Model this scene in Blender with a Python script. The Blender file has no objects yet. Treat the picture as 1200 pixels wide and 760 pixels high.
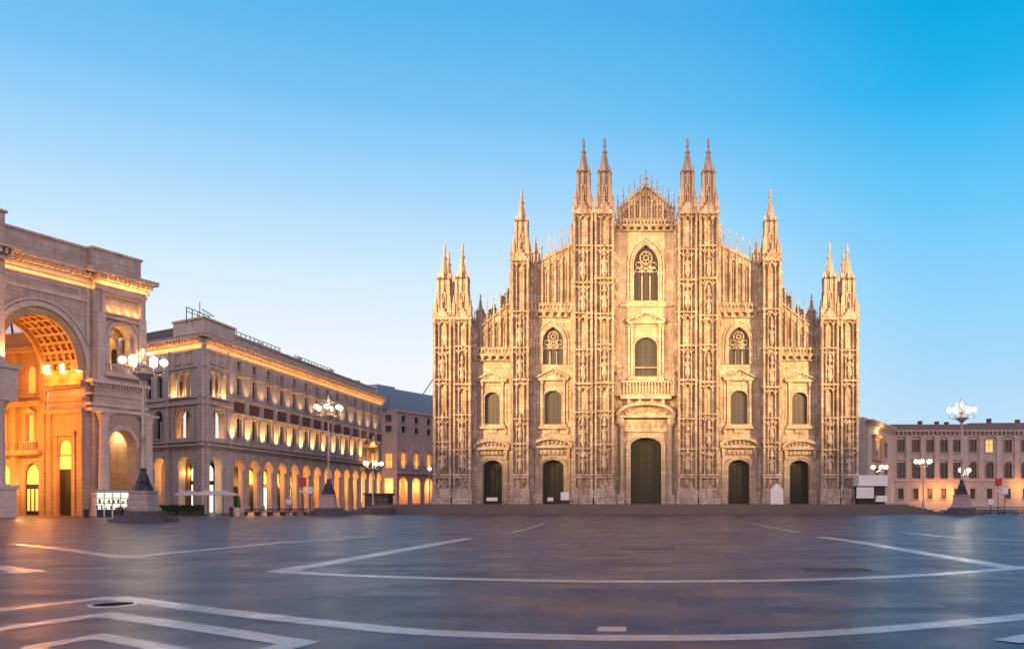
import bpy, bmesh, math, random
from mathutils import Vector
from mathutils.geometry import tessellate_polygon
random.seed(7)
R = math.radians
SC = bpy.context.scene
COL = SC.collection
F, H, CX, HY = 1000.0, 1.74, 757.0, 588.0      # focal length in photo pixels, eye height, principal point

# ------------------------------------------------------------------ camera
cd = bpy.data.cameras.new('camera'); cam = bpy.data.objects.new('camera', cd); COL.objects.link(cam)
cam.location = (0, 0, H); cam.rotation_euler = (R(90), 0, 0)
cd.sensor_width = 36; cd.lens = 36 * F / 1200
cd.shift_x = (600 - CX) / 1200; cd.shift_y = (HY - 380) / 1200
cd.clip_start = .1; cd.clip_end = 5000
SC.camera = cam
SC.view_settings.view_transform = 'Standard'; SC.view_settings.look = 'None'
SC.view_settings.exposure = 0; SC.view_settings.gamma = 1
SC.cycles.use_denoising = True
SC.cycles.max_bounces = 5; SC.cycles.diffuse_bounces = 3; SC.cycles.glossy_bounces = 3
SC.cycles.sample_clamp_indirect = 4; SC.cycles.sample_clamp_direct = 0
SC.cycles.use_light_tree = True

def lin(r, g, b):
    f = lambda c: (c / 255 / 12.92) if c <= 10 else ((c / 255 + .055) / 1.055) ** 2.4
    return (f(r), f(g), f(b), 1)

# ------------------------------------------------------------------ dawn sky
wd = bpy.data.worlds.new('World'); SC.world = wd; wd.use_nodes = True
nt = wd.node_tree; nt.nodes.clear()
def N(t, **k):
    n = nt.nodes.new(t)
    for a, b in k.items(): setattr(n, a, b)
    return n
def ramp(stops):
    r = N('ShaderNodeValToRGB'); e = r.color_ramp.elements
    e[0].position, e[0].color = stops[0]; e[1].position, e[1].color = stops[-1]
    for p, c in stops[1:-1]:
        x = e.new(p); x.color = c
    return r
tc = N('ShaderNodeTexCoord'); sep = N('ShaderNodeSeparateXYZ'); nt.links.new(tc.outputs['Generated'], sep.inputs[0])
pale = ramp([(0, lin(252, 244, 240)), (.08, lin(250, 248, 249)), (.15, lin(243, 248, 253)), (.24, lin(214, 238, 254)), (.33, lin(168, 217, 253)), (.41, lin(120, 196, 247)), (.49, lin(88, 180, 238)), (.65, lin(50, 150, 220)), (1, lin(40, 110, 195))])
blue = ramp([(0, lin(216, 228, 242)), (.06, lin(200, 226, 247)), (.15, lin(168, 219, 252)), (.25, lin(136, 210, 253)), (.34, lin(95, 197, 250)), (.42, lin(38, 180, 240)), (.5, lin(0, 166, 230)), (.65, lin(0, 140, 210)), (1, lin(30, 105, 190))])
back = ramp([(0, (2.3, 1.5, 1.25, 1)), (.2, (1.9, 1.4, 1.35, 1)), (.45, (.75, .76, 1.05, 1)), (1, lin(40, 110, 195))])  # unseen sky behind the camera, brightened and warmed to add fill light
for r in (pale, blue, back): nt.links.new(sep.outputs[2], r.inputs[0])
def azim(ax, lo, hi):
    dot = N('ShaderNodeVectorMath', operation='DOT_PRODUCT'); nt.links.new(tc.outputs['Generated'], dot.inputs[0])
    dot.inputs[1].default_value = (math.sin(R(ax)), math.cos(R(ax)), 0)
    z2 = N('ShaderNodeMath', operation='MULTIPLY'); nt.links.new(sep.outputs[2], z2.inputs[0]); nt.links.new(sep.outputs[2], z2.inputs[1])
    om = N('ShaderNodeMath', operation='SUBTRACT'); om.inputs[0].default_value = 1.0001; nt.links.new(z2.outputs[0], om.inputs[1])
    sq = N('ShaderNodeMath', operation='SQRT'); nt.links.new(om.outputs[0], sq.inputs[0])
    dv = N('ShaderNodeMath', operation='DIVIDE'); nt.links.new(dot.outputs['Value'], dv.inputs[0]); nt.links.new(sq.outputs[0], dv.inputs[1])
    mr = N('ShaderNodeMapRange', interpolation_type='SMOOTHSTEP'); nt.links.new(dv.outputs[0], mr.inputs[0])
    mr.inputs[1].default_value = lo; mr.inputs[2].default_value = hi
    return mr
def wmix(f, a, b):
    m = N('ShaderNodeMix', data_type='RGBA'); nt.links.new(f, m.inputs[0]); nt.links.new(a, m.inputs[6]); nt.links.new(b, m.inputs[7])
    return m.outputs[2]
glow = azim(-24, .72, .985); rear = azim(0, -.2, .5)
front = wmix(glow.outputs[0], blue.outputs[0], pale.outputs[0])
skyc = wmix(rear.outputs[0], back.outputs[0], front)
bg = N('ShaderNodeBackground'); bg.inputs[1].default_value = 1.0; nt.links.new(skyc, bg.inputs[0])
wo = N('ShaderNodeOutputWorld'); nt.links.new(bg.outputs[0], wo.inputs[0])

# ------------------------------------------------------------------ lamps of the place (floodlights and fittings)
def light(kind, loc, power, col, size=.1, aim=None, spot=60, blend=.6, sy=None):
    d = bpy.data.lights.new('lamp_light', kind); o = bpy.data.objects.new('lamp_light', d); COL.objects.link(o)
    d.energy = power; d.color = col; o.location = loc
    if kind == 'AREA':
        d.shape = 'RECTANGLE'; d.size = size; d.size_y = sy or size
    else: d.shadow_soft_size = size
    if kind == 'SPOT': d.spot_size = R(spot); d.spot_blend = blend
    if aim is not None: o.rotation_euler = (Vector(aim) - Vector(loc)).to_track_quat('-Z', 'Y').to_euler()
    return o
GOLD = (1, .60, .20); AMBER = (1, .42, .085); WARM = (1, .74, .45)
# floodlights on the roofs either side of the square, one for each half of the front
FLOOD = (1, .60, .19)
light('SPOT', (-84, 40, 33), 1530e3, FLOOD, .6, (-19, 138, 31), 28.5, .9)
light('SPOT', (84, 40, 33), 1530e3, FLOOD, .6, (19, 138, 31), 28.5, .9)
light('SPOT', (0, -40, 24), 260e3, (1, .62, .24), .8, (0, 138, 29), 31, 1)

# ------------------------------------------------------------------ materials
def mat(name, rough=.8, metal=0.0):
    m = bpy.data.materials.new(name); m.use_nodes = True
    b = m.node_tree.nodes['Principled BSDF']; b.inputs['Roughness'].default_value = rough; b.inputs['Metallic'].default_value = metal
    return m, m.node_tree, b
def plain(name, c, rough=.6, metal=0.0, emit=None, es=0.0):
    m, t, b = mat(name, rough, metal); b.inputs['Base Color'].default_value = (*c[:3], 1)
    if emit: b.inputs['Emission Color'].default_value = (*emit, 1); b.inputs['Emission Strength'].default_value = es
    else:
        n = t.nodes.new('ShaderNodeTexNoise'); n.inputs['Scale'].default_value = 3; n.inputs['Detail'].default_value = 6
        o = t.nodes.new('ShaderNodeTexCoord'); t.links.new(o.outputs['Object'], n.inputs[0])
        x = t.nodes.new('ShaderNodeMix'); x.data_type = 'RGBA'; x.inputs[6].default_value = (*[v * .75 for v in c[:3]], 1); x.inputs[7].default_value = (*[min(1, v * 1.2) for v in c[:3]], 1)
        t.links.new(n.outputs[0], x.inputs[0]); t.links.new(x.outputs[2], b.inputs['Base Color'])
    return m
def stone(name, c1, c2, c3, blk=(1.2, .5), rough=.75, bump=.5, orn=0.0, streak=.35, mortar=.02):
    """coursed stone: block-to-block colour, vertical weather streaks, grain; orn adds carved relief"""
    m, t, b = mat(name, rough); L = t.links.new; n = t.nodes.new
    tc = n('ShaderNodeTexCoord'); s = n('ShaderNodeSeparateXYZ'); L(tc.outputs['Object'], s.inputs[0])
    ad = n('ShaderNodeMath'); ad.operation = 'ADD'; L(s.outputs[0], ad.inputs[0]); L(s.outputs[1], ad.inputs[1])
    cb = n('ShaderNodeCombineXYZ'); L(ad.outputs[0], cb.inputs[0]); L(s.outputs[2], cb.inputs[1])
    br = n('ShaderNodeTexBrick'); L(cb.outputs[0], br.inputs[0]); br.inputs['Scale'].default_value = 1
    br.inputs['Brick Width'].default_value = blk[0]; br.inputs['Row Height'].default_value = blk[1]; br.inputs['Mortar Size'].default_value = mortar
    br.inputs['Color1'].default_value = (*c1, 1); br.inputs['Color2'].default_value = (*c2, 1); br.inputs['Mortar'].default_value = (*[v * .55 for v in c3], 1)
    no = n('ShaderNodeTexNoise'); L(tc.outputs['Object'], no.inputs[0]); no.inputs['Scale'].default_value = .55; no.inputs['Detail'].default_value = 9; no.inputs['Roughness'].default_value = .65
    m1 = n('ShaderNodeMix'); m1.data_type = 'RGBA'; L(br.outputs[0], m1.inputs[6]); m1.inputs[7].default_value = (*c3, 1)
    rp = n('ShaderNodeMapRange'); L(no.outputs[0], rp.inputs[0]); rp.inputs[1].default_value = .42; rp.inputs[2].default_value = .68
    L(rp.outputs[0], m1.inputs[0])
    mp = n('ShaderNodeMapping'); L(tc.outputs['Object'], mp.inputs[0]); mp.inputs['Scale'].default_value = (1.9, 1.9, .09)
    st = n('ShaderNodeTexNoise'); L(mp.outputs[0], st.inputs[0]); st.inputs['Scale'].default_value = 1; st.inputs['Detail'].default_value = 5
    sr = n('ShaderNodeMapRange'); L(st.outputs[0], sr.inputs[0]); sr.inputs[1].default_value = .52; sr.inputs[2].default_value = .75; sr.inputs[4].default_value = streak
    m2 = n('ShaderNodeMix'); m2.data_type = 'RGBA'; L(sr.outputs[0], m2.inputs[0]); L(m1.outputs[2], m2.inputs[6]); m2.inputs[7].default_value = (*[v * .4 for v in c3], 1)
    L(m2.outputs[2], b.inputs['Base Color'])
    g = n('ShaderNodeTexNoise'); L(tc.outputs['Object'], g.inputs[0]); g.inputs['Scale'].default_value = 6; g.inputs['Detail'].default_value = 8
    hs = g.outputs[0]
    if orn:
        vo = n('ShaderNodeTexVoronoi'); mp2 = n('ShaderNodeMapping'); L(tc.outputs['Object'], mp2.inputs[0]); mp2.inputs['Scale'].default_value = (2.2, 2.2, 1.3)
        L(mp2.outputs[0], vo.inputs[0]); vo.feature = 'SMOOTH_F1'; vo.inputs['Scale'].default_value = 1
        a2 = n('ShaderNodeMath'); a2.operation = 'MULTIPLY_ADD'; L(vo.outputs['Distance'], a2.inputs[0]); a2.inputs[1].default_value = orn; L(g.outputs[0], a2.inputs[2]); hs = a2.outputs[0]
    bp = n('ShaderNodeBump'); L(hs, bp.inputs['Height']); bp.inputs['Strength'].default_value = bump; bp.inputs['Distance'].default_value = .25
    L(bp.outputs[0], b.inputs['Normal'])
    return m
M = {}
M['marble'] = stone('candoglia_marble', (.70, .58, .49), (.50, .39, .325), (.31, .215, .165), (.9, .5), .75, 1.0, 1.5, .85)
M['marble_plain'] = stone('smooth_marble', (.68, .57, .47), (.48, .38, .31), (.38, .28, .225), (1.3, .6), .7, .7, .6, .8)
M['pink'] = stone('pink_granite', (.56, .435, .37), (.47, .355, .30), (.36, .27, .225), (1.6, .7), .75, .35, 0, .3)
M['pinklight'] = stone('pale_pink_stone', (.64, .52, .46), (.58, .46, .40), (.48, .37, .32), (1.4, .6), .75, .35, 0, .3)
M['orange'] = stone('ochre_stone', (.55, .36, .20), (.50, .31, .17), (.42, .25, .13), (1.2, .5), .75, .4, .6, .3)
M['plaster'] = stone('grey_pink_plaster', (.64, .50, .41), (.57, .445, .37), (.47, .36, .295), (2.2, 1.0), .85, .2, 0, .35, .006)
M['palace'] = stone('palace_plaster', (.54, .46, .40), (.50, .425, .37), (.43, .36, .31), (2.6, 1.2), .85, .2, 0, .3, .006)
M['farwall'] = stone('rose_brick', (.56, .42, .38), (.50, .37, .335), (.43, .32, .29), (1.2, .4), .85, .2, 0, .2, .01)
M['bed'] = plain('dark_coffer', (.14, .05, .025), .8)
M['brickred'] = stone('red_panel', (.25, .10, .075), (.22, .09, .07), (.18, .07, .06), (.5, .2), .85, .2, 0, .2)
M['paving_edge'] = stone('step_stone', (.16, .12, .115), (.13, .10, .095), (.10, .075, .072), (1.6, .16), .55, .3, 0, .3)
M['granite'] = stone('lamp_granite', (.40, .30, .28), (.36, .27, .25), (.30, .22, .21), (1.2, .5), .7, .3, 0, .3)
M['darkstone'] = stone('dark_plinth_stone', (.10, .085, .09), (.085, .07, .075), (.06, .05, .055), (1.4, .3), .6, .3, 0, .3)
M['rooftile'] = plain('grey_tile_roof', (.20, .16, .16), .8)
M['roof'] = plain('roof_slate', (.09, .085, .09), .7)
M['bluemetal'] = plain('blue_grey_roof', (.26, .34, .42), .45, .1)
M['glass'] = plain('dark_glass', (.018, .018, .022), .12)
M['leaded'] = plain('leaded_glass', (.05, .045, .04), .35)
M['bronze'] = plain('green_bronze', (.012, .014, .007), .5, .25)
M['iron'] = plain('painted_iron', (.05, .048, .05), .45, .6)
M['palemetal'] = plain('pale_lamp_metal', (.42, .35, .30), .45, .3)
M['cover'] = plain('cast_iron_cover', (.012, .010, .009), .95)
M['cover'].node_tree.nodes['Principled BSDF'].inputs['Specular IOR Level'].default_value = .05
M['white'] = plain('white_panel', (.72, .70, .70), .55)
M['dark'] = plain('dark_paint', (.02, .022, .022), .6)
M['green'] = plain('dark_green_paint', (.015, .045, .03), .5)
M['greencloth'] = plain('green_canvas', (.02, .16, .07), .8)
M['red'] = plain('red_enamel', (.42, .02, .025), .4)
M['canvas'] = plain('pale_canvas', (.62, .50, .46), .85)
M['leaf'] = plain('hedge_leaf', (.03, .05, .02), .8)
M['globe'] = plain('lamp_globe', (1, 1, 1), .4, 0, (1, .74, .40), 3.0)
M['globefar'] = plain('small_lamp_globe', (1, 1, 1), .4, 0, (1, .74, .40), 3.0)
M['litwhite'] = plain('lit_shop_window', (.9, .9, .8), .4, 0, (1, .90, .62), 1.5)
M['litgold'] = plain('lit_gold_window', (.9, .7, .3), .4, 0, (1, .58, .13), .8)
M['litamber'] = plain('lit_amber_window', (.8, .5, .2), .4, 0, (1, .45, .08), .75)
M['litgreen'] = plain('lit_green_white', (.8, .9, .8), .4, 0, (.85, 1, .72), .8)
M['lamplit'] = plain('lamp_box', (1, 1, .9), .4, 0, (1, .72, .28), 9)
M['gallery_glass'] = plain('gallery_roof_glass', (.5, .5, .56), .2, 0, (.55, .58, .75), .55)

def ground_mat():
    m, t, b = mat('dark_stone_paving', .4); L = t.links.new; n = t.nodes.new
    tc = n('ShaderNodeTexCoord'); mp = n('ShaderNodeMapping'); L(tc.outputs['Object'], mp.inputs[0]); mp.inputs['Rotation'].default_value = (0, 0, R(2))
    br = n('ShaderNodeTexBrick'); L(mp.outputs[0], br.inputs[0]); br.inputs['Scale'].default_value = 1; br.inputs['Brick Width'].default_value = 1.5; br.inputs['Row Height'].default_value = .75
    br.inputs['Mortar Size'].default_value = .028; br.inputs['Color1'].default_value = (.074, .084, .128, 1); br.inputs['Color2'].default_value = (.046, .054, .090, 1); br.inputs['Mortar'].default_value = (.016, .014, .015, 1)
    no = n('ShaderNodeTexNoise'); L(tc.outputs['Object'], no.inputs[0]); no.inputs['Scale'].default_value = .35; no.inputs['Detail'].default_value = 12; no.inputs['Roughness'].default_value = .7
    mr = n('ShaderNodeMapRange'); L(no.outputs[0], mr.inputs[0]); mr.inputs[1].default_value = .35; mr.inputs[2].default_value = .66; mr.inputs[3].default_value = .6; mr.inputs[4].default_value = 1.25
    mx = n('ShaderNodeVectorMath'); mx.operation = 'SCALE'; L(br.outputs[0], mx.inputs[0]); L(mr.outputs[0], mx.inputs[3])
    sp = n('ShaderNodeTexVoronoi'); L(tc.outputs['Object'], sp.inputs[0]); sp.inputs['Scale'].default_value = 1.1
    spm = n('ShaderNodeMapRange'); L(sp.outputs['Distance'], spm.inputs[0]); spm.inputs[1].default_value = .03; spm.inputs[2].default_value = .06; spm.inputs[3].default_value = .45; spm.inputs[4].default_value = 1.0
    mx2 = n('ShaderNodeVectorMath'); mx2.operation = 'SCALE'; L(mx.outputs[0], mx2.inputs[0]); L(spm.outputs[0], mx2.inputs[3]); L(mx2.outputs[0], b.inputs['Base Color'])
    sb = n('ShaderNodeSeparateColor'); L(br.outputs[0], sb.inputs[0])
    r2 = n('ShaderNodeMapRange'); L(sb.outputs[0], r2.inputs[0]); r2.inputs[1].default_value = .046; r2.inputs[2].default_value = .074; r2.inputs[3].default_value = .31; r2.inputs[4].default_value = .43
    r3 = n('ShaderNodeMath'); r3.operation = 'MULTIPLY'; L(r2.outputs[0], r3.inputs[0]); r4 = n('ShaderNodeMapRange'); L(no.outputs[0], r4.inputs[0]); r4.inputs[1].default_value = .3; r4.inputs[2].default_value = .7; r4.inputs[3].default_value = 1.25; r4.inputs[4].default_value = .85; L(r4.outputs[0], r3.inputs[1]); L(r3.outputs[0], b.inputs['Roughness'])
    b.inputs['Specular IOR Level'].default_value = .12
    n3 = n('ShaderNodeTexNoise'); L(tc.outputs['Object'], n3.inputs[0]); n3.inputs['Scale'].default_value = 9; n3.inputs['Detail'].default_value = 5
    ad = n('ShaderNodeMath'); ad.operation = 'MULTIPLY_ADD'; L(br.outputs['Fac'], ad.inputs[0]); ad.inputs[1].default_value = -.35; L(n3.outputs[0], ad.inputs[2])
    bp = n('ShaderNodeBump'); L(ad.outputs[0], bp.inputs['Height']); bp.inputs['Strength'].default_value = .3; bp.inputs['Distance'].default_value = .012; L(bp.outputs[0], b.inputs['Normal'])
    return m
M['ground'] = ground_mat()
M['band'] = stone('white_stone_band', (.88, .81, .77), (.80, .73, .70), (.62, .56, .54), (.9, .9), .26, .12, 0, .25, .015)
M['band'].node_tree.nodes['Principled BSDF'].inputs['Specular IOR Level'].default_value = .8

# ------------------------------------------------------------------ geometry helpers
class Frame:
    """a vertical wall plane: u along it, v up, w out of it towards the square"""
    def __init__(s, x, y, dx, dy):
        l = math.hypot(dx, dy); s.o = (x, y); s.d = (dx / l, dy / l); s.n = (s.d[1], -s.d[0])
        if s.n[0] * -x + s.n[1] * -y < 0: s.n = (-s.n[0], -s.n[1])
    def pt(s, u, v, w=0): return Vector((s.o[0] + s.d[0] * u + s.n[0] * w, s.o[1] + s.d[1] * u + s.n[1] * w, v))
    def uv(s, px, py, w=0):
        k = (px - CX) / F; ox, oy = s.o[0] + s.n[0] * w, s.o[1] + s.n[1] * w
        u = (k * oy - ox) / (s.d[0] - k * s.d[1]); y = oy + s.d[1] * u
        return u, H + (HY - py) / F * y
WORLD = Frame(0, 0, 1, 0); WORLD.n = (0, 1)       # u = x, w = y
def G(px, py):
    y = F * H / (py - HY); return (px - CX) / F * y, y

def arch(uc, v0, vs, hw, rise, n=12, pointed=False):
    p = [(uc - hw, v0)] if v0 is not None else []
    if pointed:
        c = (rise * rise - hw * hw) / (2 * hw); r = c + hw; a = math.acos(c / r)
        for i in range(n + 1): t = a * i / n; p.append((uc + c - r * math.cos(t), vs + r * math.sin(t)))
        for i in range(n - 1, -1, -1): t = a * i / n; p.append((uc - c + r * math.cos(t), vs + r * math.sin(t)))
    else:
        for i in range(2 * n + 1): t = math.pi * i / (2 * n); p.append((uc - hw * math.cos(t), vs + rise * math.sin(t)))
    if v0 is not None: p.append((uc + hw, v0))
    return p
def rect(u0, u1, v0, v1): return [(u0, v0), (u0, v1), (u1, v1), (u1, v0)]

class MB:
    def __init__(s, fr=WORLD): s.fr, s.v, s.f = fr, [], []
    def add(s, vs, fs):
        b = len(s.v); s.v += [Vector(x) for x in vs]; s.f += [tuple(b + i for i in f) for f in fs]; return s
    def box(s, u0, u1, v0, v1, w0, w1):
        p = [s.fr.pt(u, v, w) for w in (w0, w1) for v in (v0, v1) for u in (u0, u1)]
        return s.add(p, [(0, 1, 3, 2), (4, 6, 7, 5), (0, 4, 5, 1), (2, 3, 7, 6), (0, 2, 6, 4), (1, 5, 7, 3)])
    def poly(s, loop, w0, w1, holes=(), back=True, reveal=True):
        """flat polygon with holes at w1, thickness down to w0"""
        loops = [loop] + list(holes)
        tri = tessellate_polygon([[Vector((u, v, 0)) for u, v in l] for l in loops])
        flat = [q for l in loops for q in l]
        s.add([s.fr.pt(u, v, w1) for u, v in flat], tri)
        if back: s.add([s.fr.pt(u, v, w0) for u, v in flat], tri)
        for l in loops if reveal else loops[1:]:
            n = len(l); s.add([s.fr.pt(u, v, w) for w in (w0, w1) for u, v in l], [(i, (i + 1) % n, n + (i + 1) % n, n + i) for i in range(n)])
        return s
    def field(s, u0, u1, v0, va, vb, hole, w0, w1):
        """wall field from w1 back to w0 with one opening (reveals only)"""
        tp = lambda u: va + (vb - va) * (u - u0) / (u1 - u0); q = lambda *p: s.add([s.fr.pt(u, v, w1) for u, v in p], [(0, 1, 2, 3)])
        if not hole: q((u0, v0), (u1, v0), (u1, vb), (u0, va))
        else:
            l, r, hv = hole[0][0], hole[-1][0], hole[0][1]
            q((u0, v0), (l, v0), (l, tp(l)), (u0, va)); q((r, v0), (u1, v0), (u1, vb), (r, tp(r)))
            if hv > v0 + .005: q((l, v0), (r, v0), (r, hv), (l, hv))
            for i in range(len(hole) - 1):
                a, b = hole[i], hole[i + 1]
                if b[0] - a[0] > 1e-5: q(a, b, (b[0], tp(b[0])), (a[0], tp(a[0])))
            n = len(hole); s.add([s.fr.pt(u, v, w) for w in (w0, w1) for u, v in hole], [(i, (i + 1) % n, n + (i + 1) % n, n + i) for i in range(n)])
        return s
    def strip(s, a, b, w0, w1):
        """archivolt between two open curves"""
        n = len(a); p = [s.fr.pt(u, v, w) for w in (w0, w1) for l in (a, b) for u, v in l]; f = []
        for i in range(n - 1):
            f += [(2 * n + i, 2 * n + i + 1, 3 * n + i + 1, 3 * n + i), (i, i + 1, 2 * n + i + 1, 2 * n + i), (n + i, n + i + 1, 3 * n + i + 1, 3 * n + i)]
        f += [(0, n, 3 * n, 2 * n), (n - 1, 2 * n - 1, 4 * n - 1, 3 * n - 1)]
        return s.add(p, f)
    def lathe(s, u, w, prof, n=10, sq=False):
        k = len(prof); o = s.fr.pt(u, 0, w); vs = []
        for i in range(n):
            a = 2 * math.pi * (i + (.5 if sq else 0)) / n
            for r, z in prof: vs.append((o.x + r * math.cos(a), o.y + r * math.sin(a), z))
        f = [(i * k + j, ((i + 1) % n) * k + j, ((i + 1) % n) * k + j + 1, i * k + j + 1) for i in range(n) for j in range(k - 1)]
        f += [tuple(i * k for i in range(n)), tuple(i * k + k - 1 for i in range(n))]
        return s.add(vs, f)
    def tube(s, pts, r, n=6):
        pts = [Vector(p) for p in pts]; vs = []; m = len(pts)
        for i, p in enumerate(pts):
            t = (pts[min(i + 1, m - 1)] - pts[max(i - 1, 0)]).normalized(); a = t.orthogonal().normalized(); b = t.cross(a)
            if i and (a0.dot(a) < .99): a = (a0 - t * a0.dot(t)).normalized(); b = t.cross(a)
            a0 = a; rr = r[i] if isinstance(r, (list, tuple)) else r
            vs += [p + (a * math.cos(2 * math.pi * k / n) + b * math.sin(2 * math.pi * k / n)) * rr for k in range(n)]
        f = [(i * n + k, i * n + (k + 1) % n, (i + 1) * n + (k + 1) % n, (i + 1) * n + k) for i in range(m - 1) for k in range(n)]
        f += [tuple(range(n)), tuple((m - 1) * n + k for k in range(n))]
        return s.add(vs, f)
    def ball(s, c, r, n=10, m=7, sz=1):
        return s.add(*ball_data(c, r, n, m, sz))
    def ring(s, u, v, w, r, t, n=18):
        """flat ring lying in the wall plane (tracery)"""
        a = [(u + (r + t) * math.cos(2 * math.pi * i / n), v + (r + t) * math.sin(2 * math.pi * i / n)) for i in range(n + 1)]
        b = [(u + (r - t) * math.cos(2 * math.pi * i / n), v + (r - t) * math.sin(2 * math.pi * i / n)) for i in range(n + 1)]
        return s.strip(a, b, w - t, w + t)
    def build(s, name, m, parent=None, at=None, smooth=False):
        """ONE mesh object; under a thing the mesh is stored relative to the thing's base (or to AT)"""
        base = Vector(at) if at is not None else root_loc(parent)
        me = bpy.data.meshes.new(name); me.from_pydata([tuple(v - base) for v in s.v], [], s.f)
        bm = bmesh.new(); bm.from_mesh(me); bmesh.ops.recalc_face_normals(bm, faces=bm.faces); bm.to_mesh(me); bm.free()
        if smooth:
            me.polygons.foreach_set('use_smooth', [True] * len(me.polygons)); me.set_sharp_from_angle(angle=R(38))
        me.materials.append(m); o = bpy.data.objects.new(name, me); COL.objects.link(o)
        o.location = base - root_loc(parent)
        if parent is not None: o.parent = parent
        return o
def ball_data(c, r, n, m, sz):
    vs = [(c[0], c[1], c[2] - r * sz)]
    for j in range(1, m):
        a = math.pi * j / m
        vs += [(c[0] + r * math.sin(a) * math.cos(2 * math.pi * i / n), c[1] + r * math.sin(a) * math.sin(2 * math.pi * i / n), c[2] - r * sz * math.cos(a)) for i in range(n)]
    vs.append((c[0], c[1], c[2] + r * sz)); f = []
    for i in range(n):
        f.append((0, 1 + i, 1 + (i + 1) % n)); f.append((len(vs) - 1, 1 + (m - 2) * n + i, 1 + (m - 2) * n + (i + 1) % n))
    f += [(1 + j * n + i, 1 + j * n + (i + 1) % n, 1 + (j + 1) * n + (i + 1) % n, 1 + (j + 1) * n + i) for j in range(m - 2) for i in range(n)]
    return vs, f
def root_loc(o):
    p = Vector((0, 0, 0))
    while o is not None: p = p + o.location; o = o.parent
    return p
def thing(name, loc, label, cat, group=None):
    o = bpy.data.objects.new(name, None); COL.objects.link(o); o.location = loc; o['label'] = label; o['category'] = cat
    if group: o['group'] = group
    return o
def tag(o, label, cat, group=None):
    o['label'] = label; o['category'] = cat
    if group: o['group'] = group
    return o
def struct(o): o['kind'] = 'structure'; return o
def dup_tree(o, parent=None):
    c = o.copy(); COL.objects.link(c)
    if parent is not None: c.parent = parent
    for ch in list(o.children): dup_tree(ch, c)
    return c
def dup(o, at, scale=None):
    """another copy of a part (and its sub-parts) of the same thing, at a world point"""
    c = dup_tree(o, o.parent); c.location = Vector(at) - root_loc(o.parent)
    if scale: c.scale = scale
    return c
def dup_thing(o, loc, label=None, rz=None, group=None):
    c = dup_tree(o); c.location = loc
    if rz is not None: c.rotation_euler.z = rz
    if label: c['label'] = label
    if group: c['group'] = group
    return c

# ------------------------------------------------------------------ ground
g = MB(); g.add([(-3000, -600, 0), (3000, -600, 0), (3000, 4000, 0), (-3000, 4000, 0)], [(0, 1, 2, 3)])
struct(g.build('ground', M['ground']))
def band(pts, width, z=.004):
    """a strip of pale stone let into the paving along ground points"""
    P = [Vector((*G(*p), 0)) for p in pts]; b = MB(); a, c = [], []
    for i, p in enumerate(P):
        t1 = (P[i] - P[i - 1]).normalized() if i else (P[1] - P[0]).normalized()
        t2 = (P[i + 1] - P[i]).normalized() if i < len(P) - 1 else t1
        n1 = Vector((-t1.y, t1.x, 0)); n2 = Vector((-t2.y, t2.x, 0)); m = (n1 + n2).normalized(); k = min(2.2, 1 / max(.3, m.dot(n1)))
        a.append(p + m * width / 2 * k + Vector((0, 0, z))); c.append(p - m * width / 2 * k + Vector((0, 0, z)))
    n = len(P); b.add(a + c, [(i, i + 1, n + i + 1, n + i) for i in range(n - 1)])
    return b
def smooth_pts(pts, k=6):
    out = []
    for i in range(len(pts) - 1):
        p0, p1, p2, p3 = pts[max(i - 1, 0)], pts[i], pts[i + 1], pts[min(i + 2, len(pts) - 1)]
        for j in range(k):
            t = j / k
            out.append(tuple(.5 * (2 * p1[q] + (p2[q] - p0[q]) * t + (2 * p0[q] - 5 * p1[q] + 4 * p2[q] - p3[q]) * t * t + (3 * p1[q] - p0[q] - 3 * p2[q] + p3[q]) * t ** 3) for q in (0, 1)))
    return out + [pts[-1]]
allb = MB(); zi = .004
def addband(pts, w):
    global zi; w *= .76
    b = band(pts, w, zi); allb.add(b.v, b.f); zi += .0006
addband([(-90, 729), (0, 714.5), (133, 699)], .62)
addband(smooth_pts([(131, 699), (250, 715), (400, 731.5), (500, 740.5), (667, 746.5), (800, 747), (900, 745), (1000, 739.5), (1100, 731.5), (1200, 722.5), (1290, 712)]), .62)
addband([(-90, 753), (0, 736.5), (123, 719.5), (240, 736), (350, 753), (306, 764)], .55)
addband([(20, 768), (43, 757.5), (115, 745), (200, 760.5), (240, 769)], .42)
addband([(550, 630.5), (523, 635), (400, 656.8), (326, 669.5)], .95)
addband(smooth_pts([(322, 669), (400, 673.6), (500, 677), (600, 679.4), (700, 681), (800, 681), (900, 680), (1000, 677.4), (1100, 672.6), (1190, 665.5), (1300, 655)]), .78)
addband([(960, 628.6), (1007, 635), (1083, 648), (1186, 665)], .95)
addband([(-60, 660), (0, 664), (37, 669.3), (0, 671.5), (-60, 675)], .8)
addband([(17, 637), (80, 644), (143, 653), (235, 644.5), (330, 635.5), (433, 628.5)], .8)
addband([(60, 641), (110, 639), (330, 635)], .5)
addband(smooth_pts([(560, 622.5), (660, 621.6), (800, 621), (940, 621.8)]), .7)
addband([(600, 624), (640, 613)], .35); addband([(880, 613), (938, 624)], .35)
addband([(1060, 624), (1120, 630), (1200, 633.5), (1290, 638)], .8)
addband([(1180, 752), (1200, 748), (1260, 736)], .45)
addband([(1000, 612), (1200, 620)], .6); addband([(330, 622), (470, 612)], .6)
struct(allb.build('paving_bands', M['band']))
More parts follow.
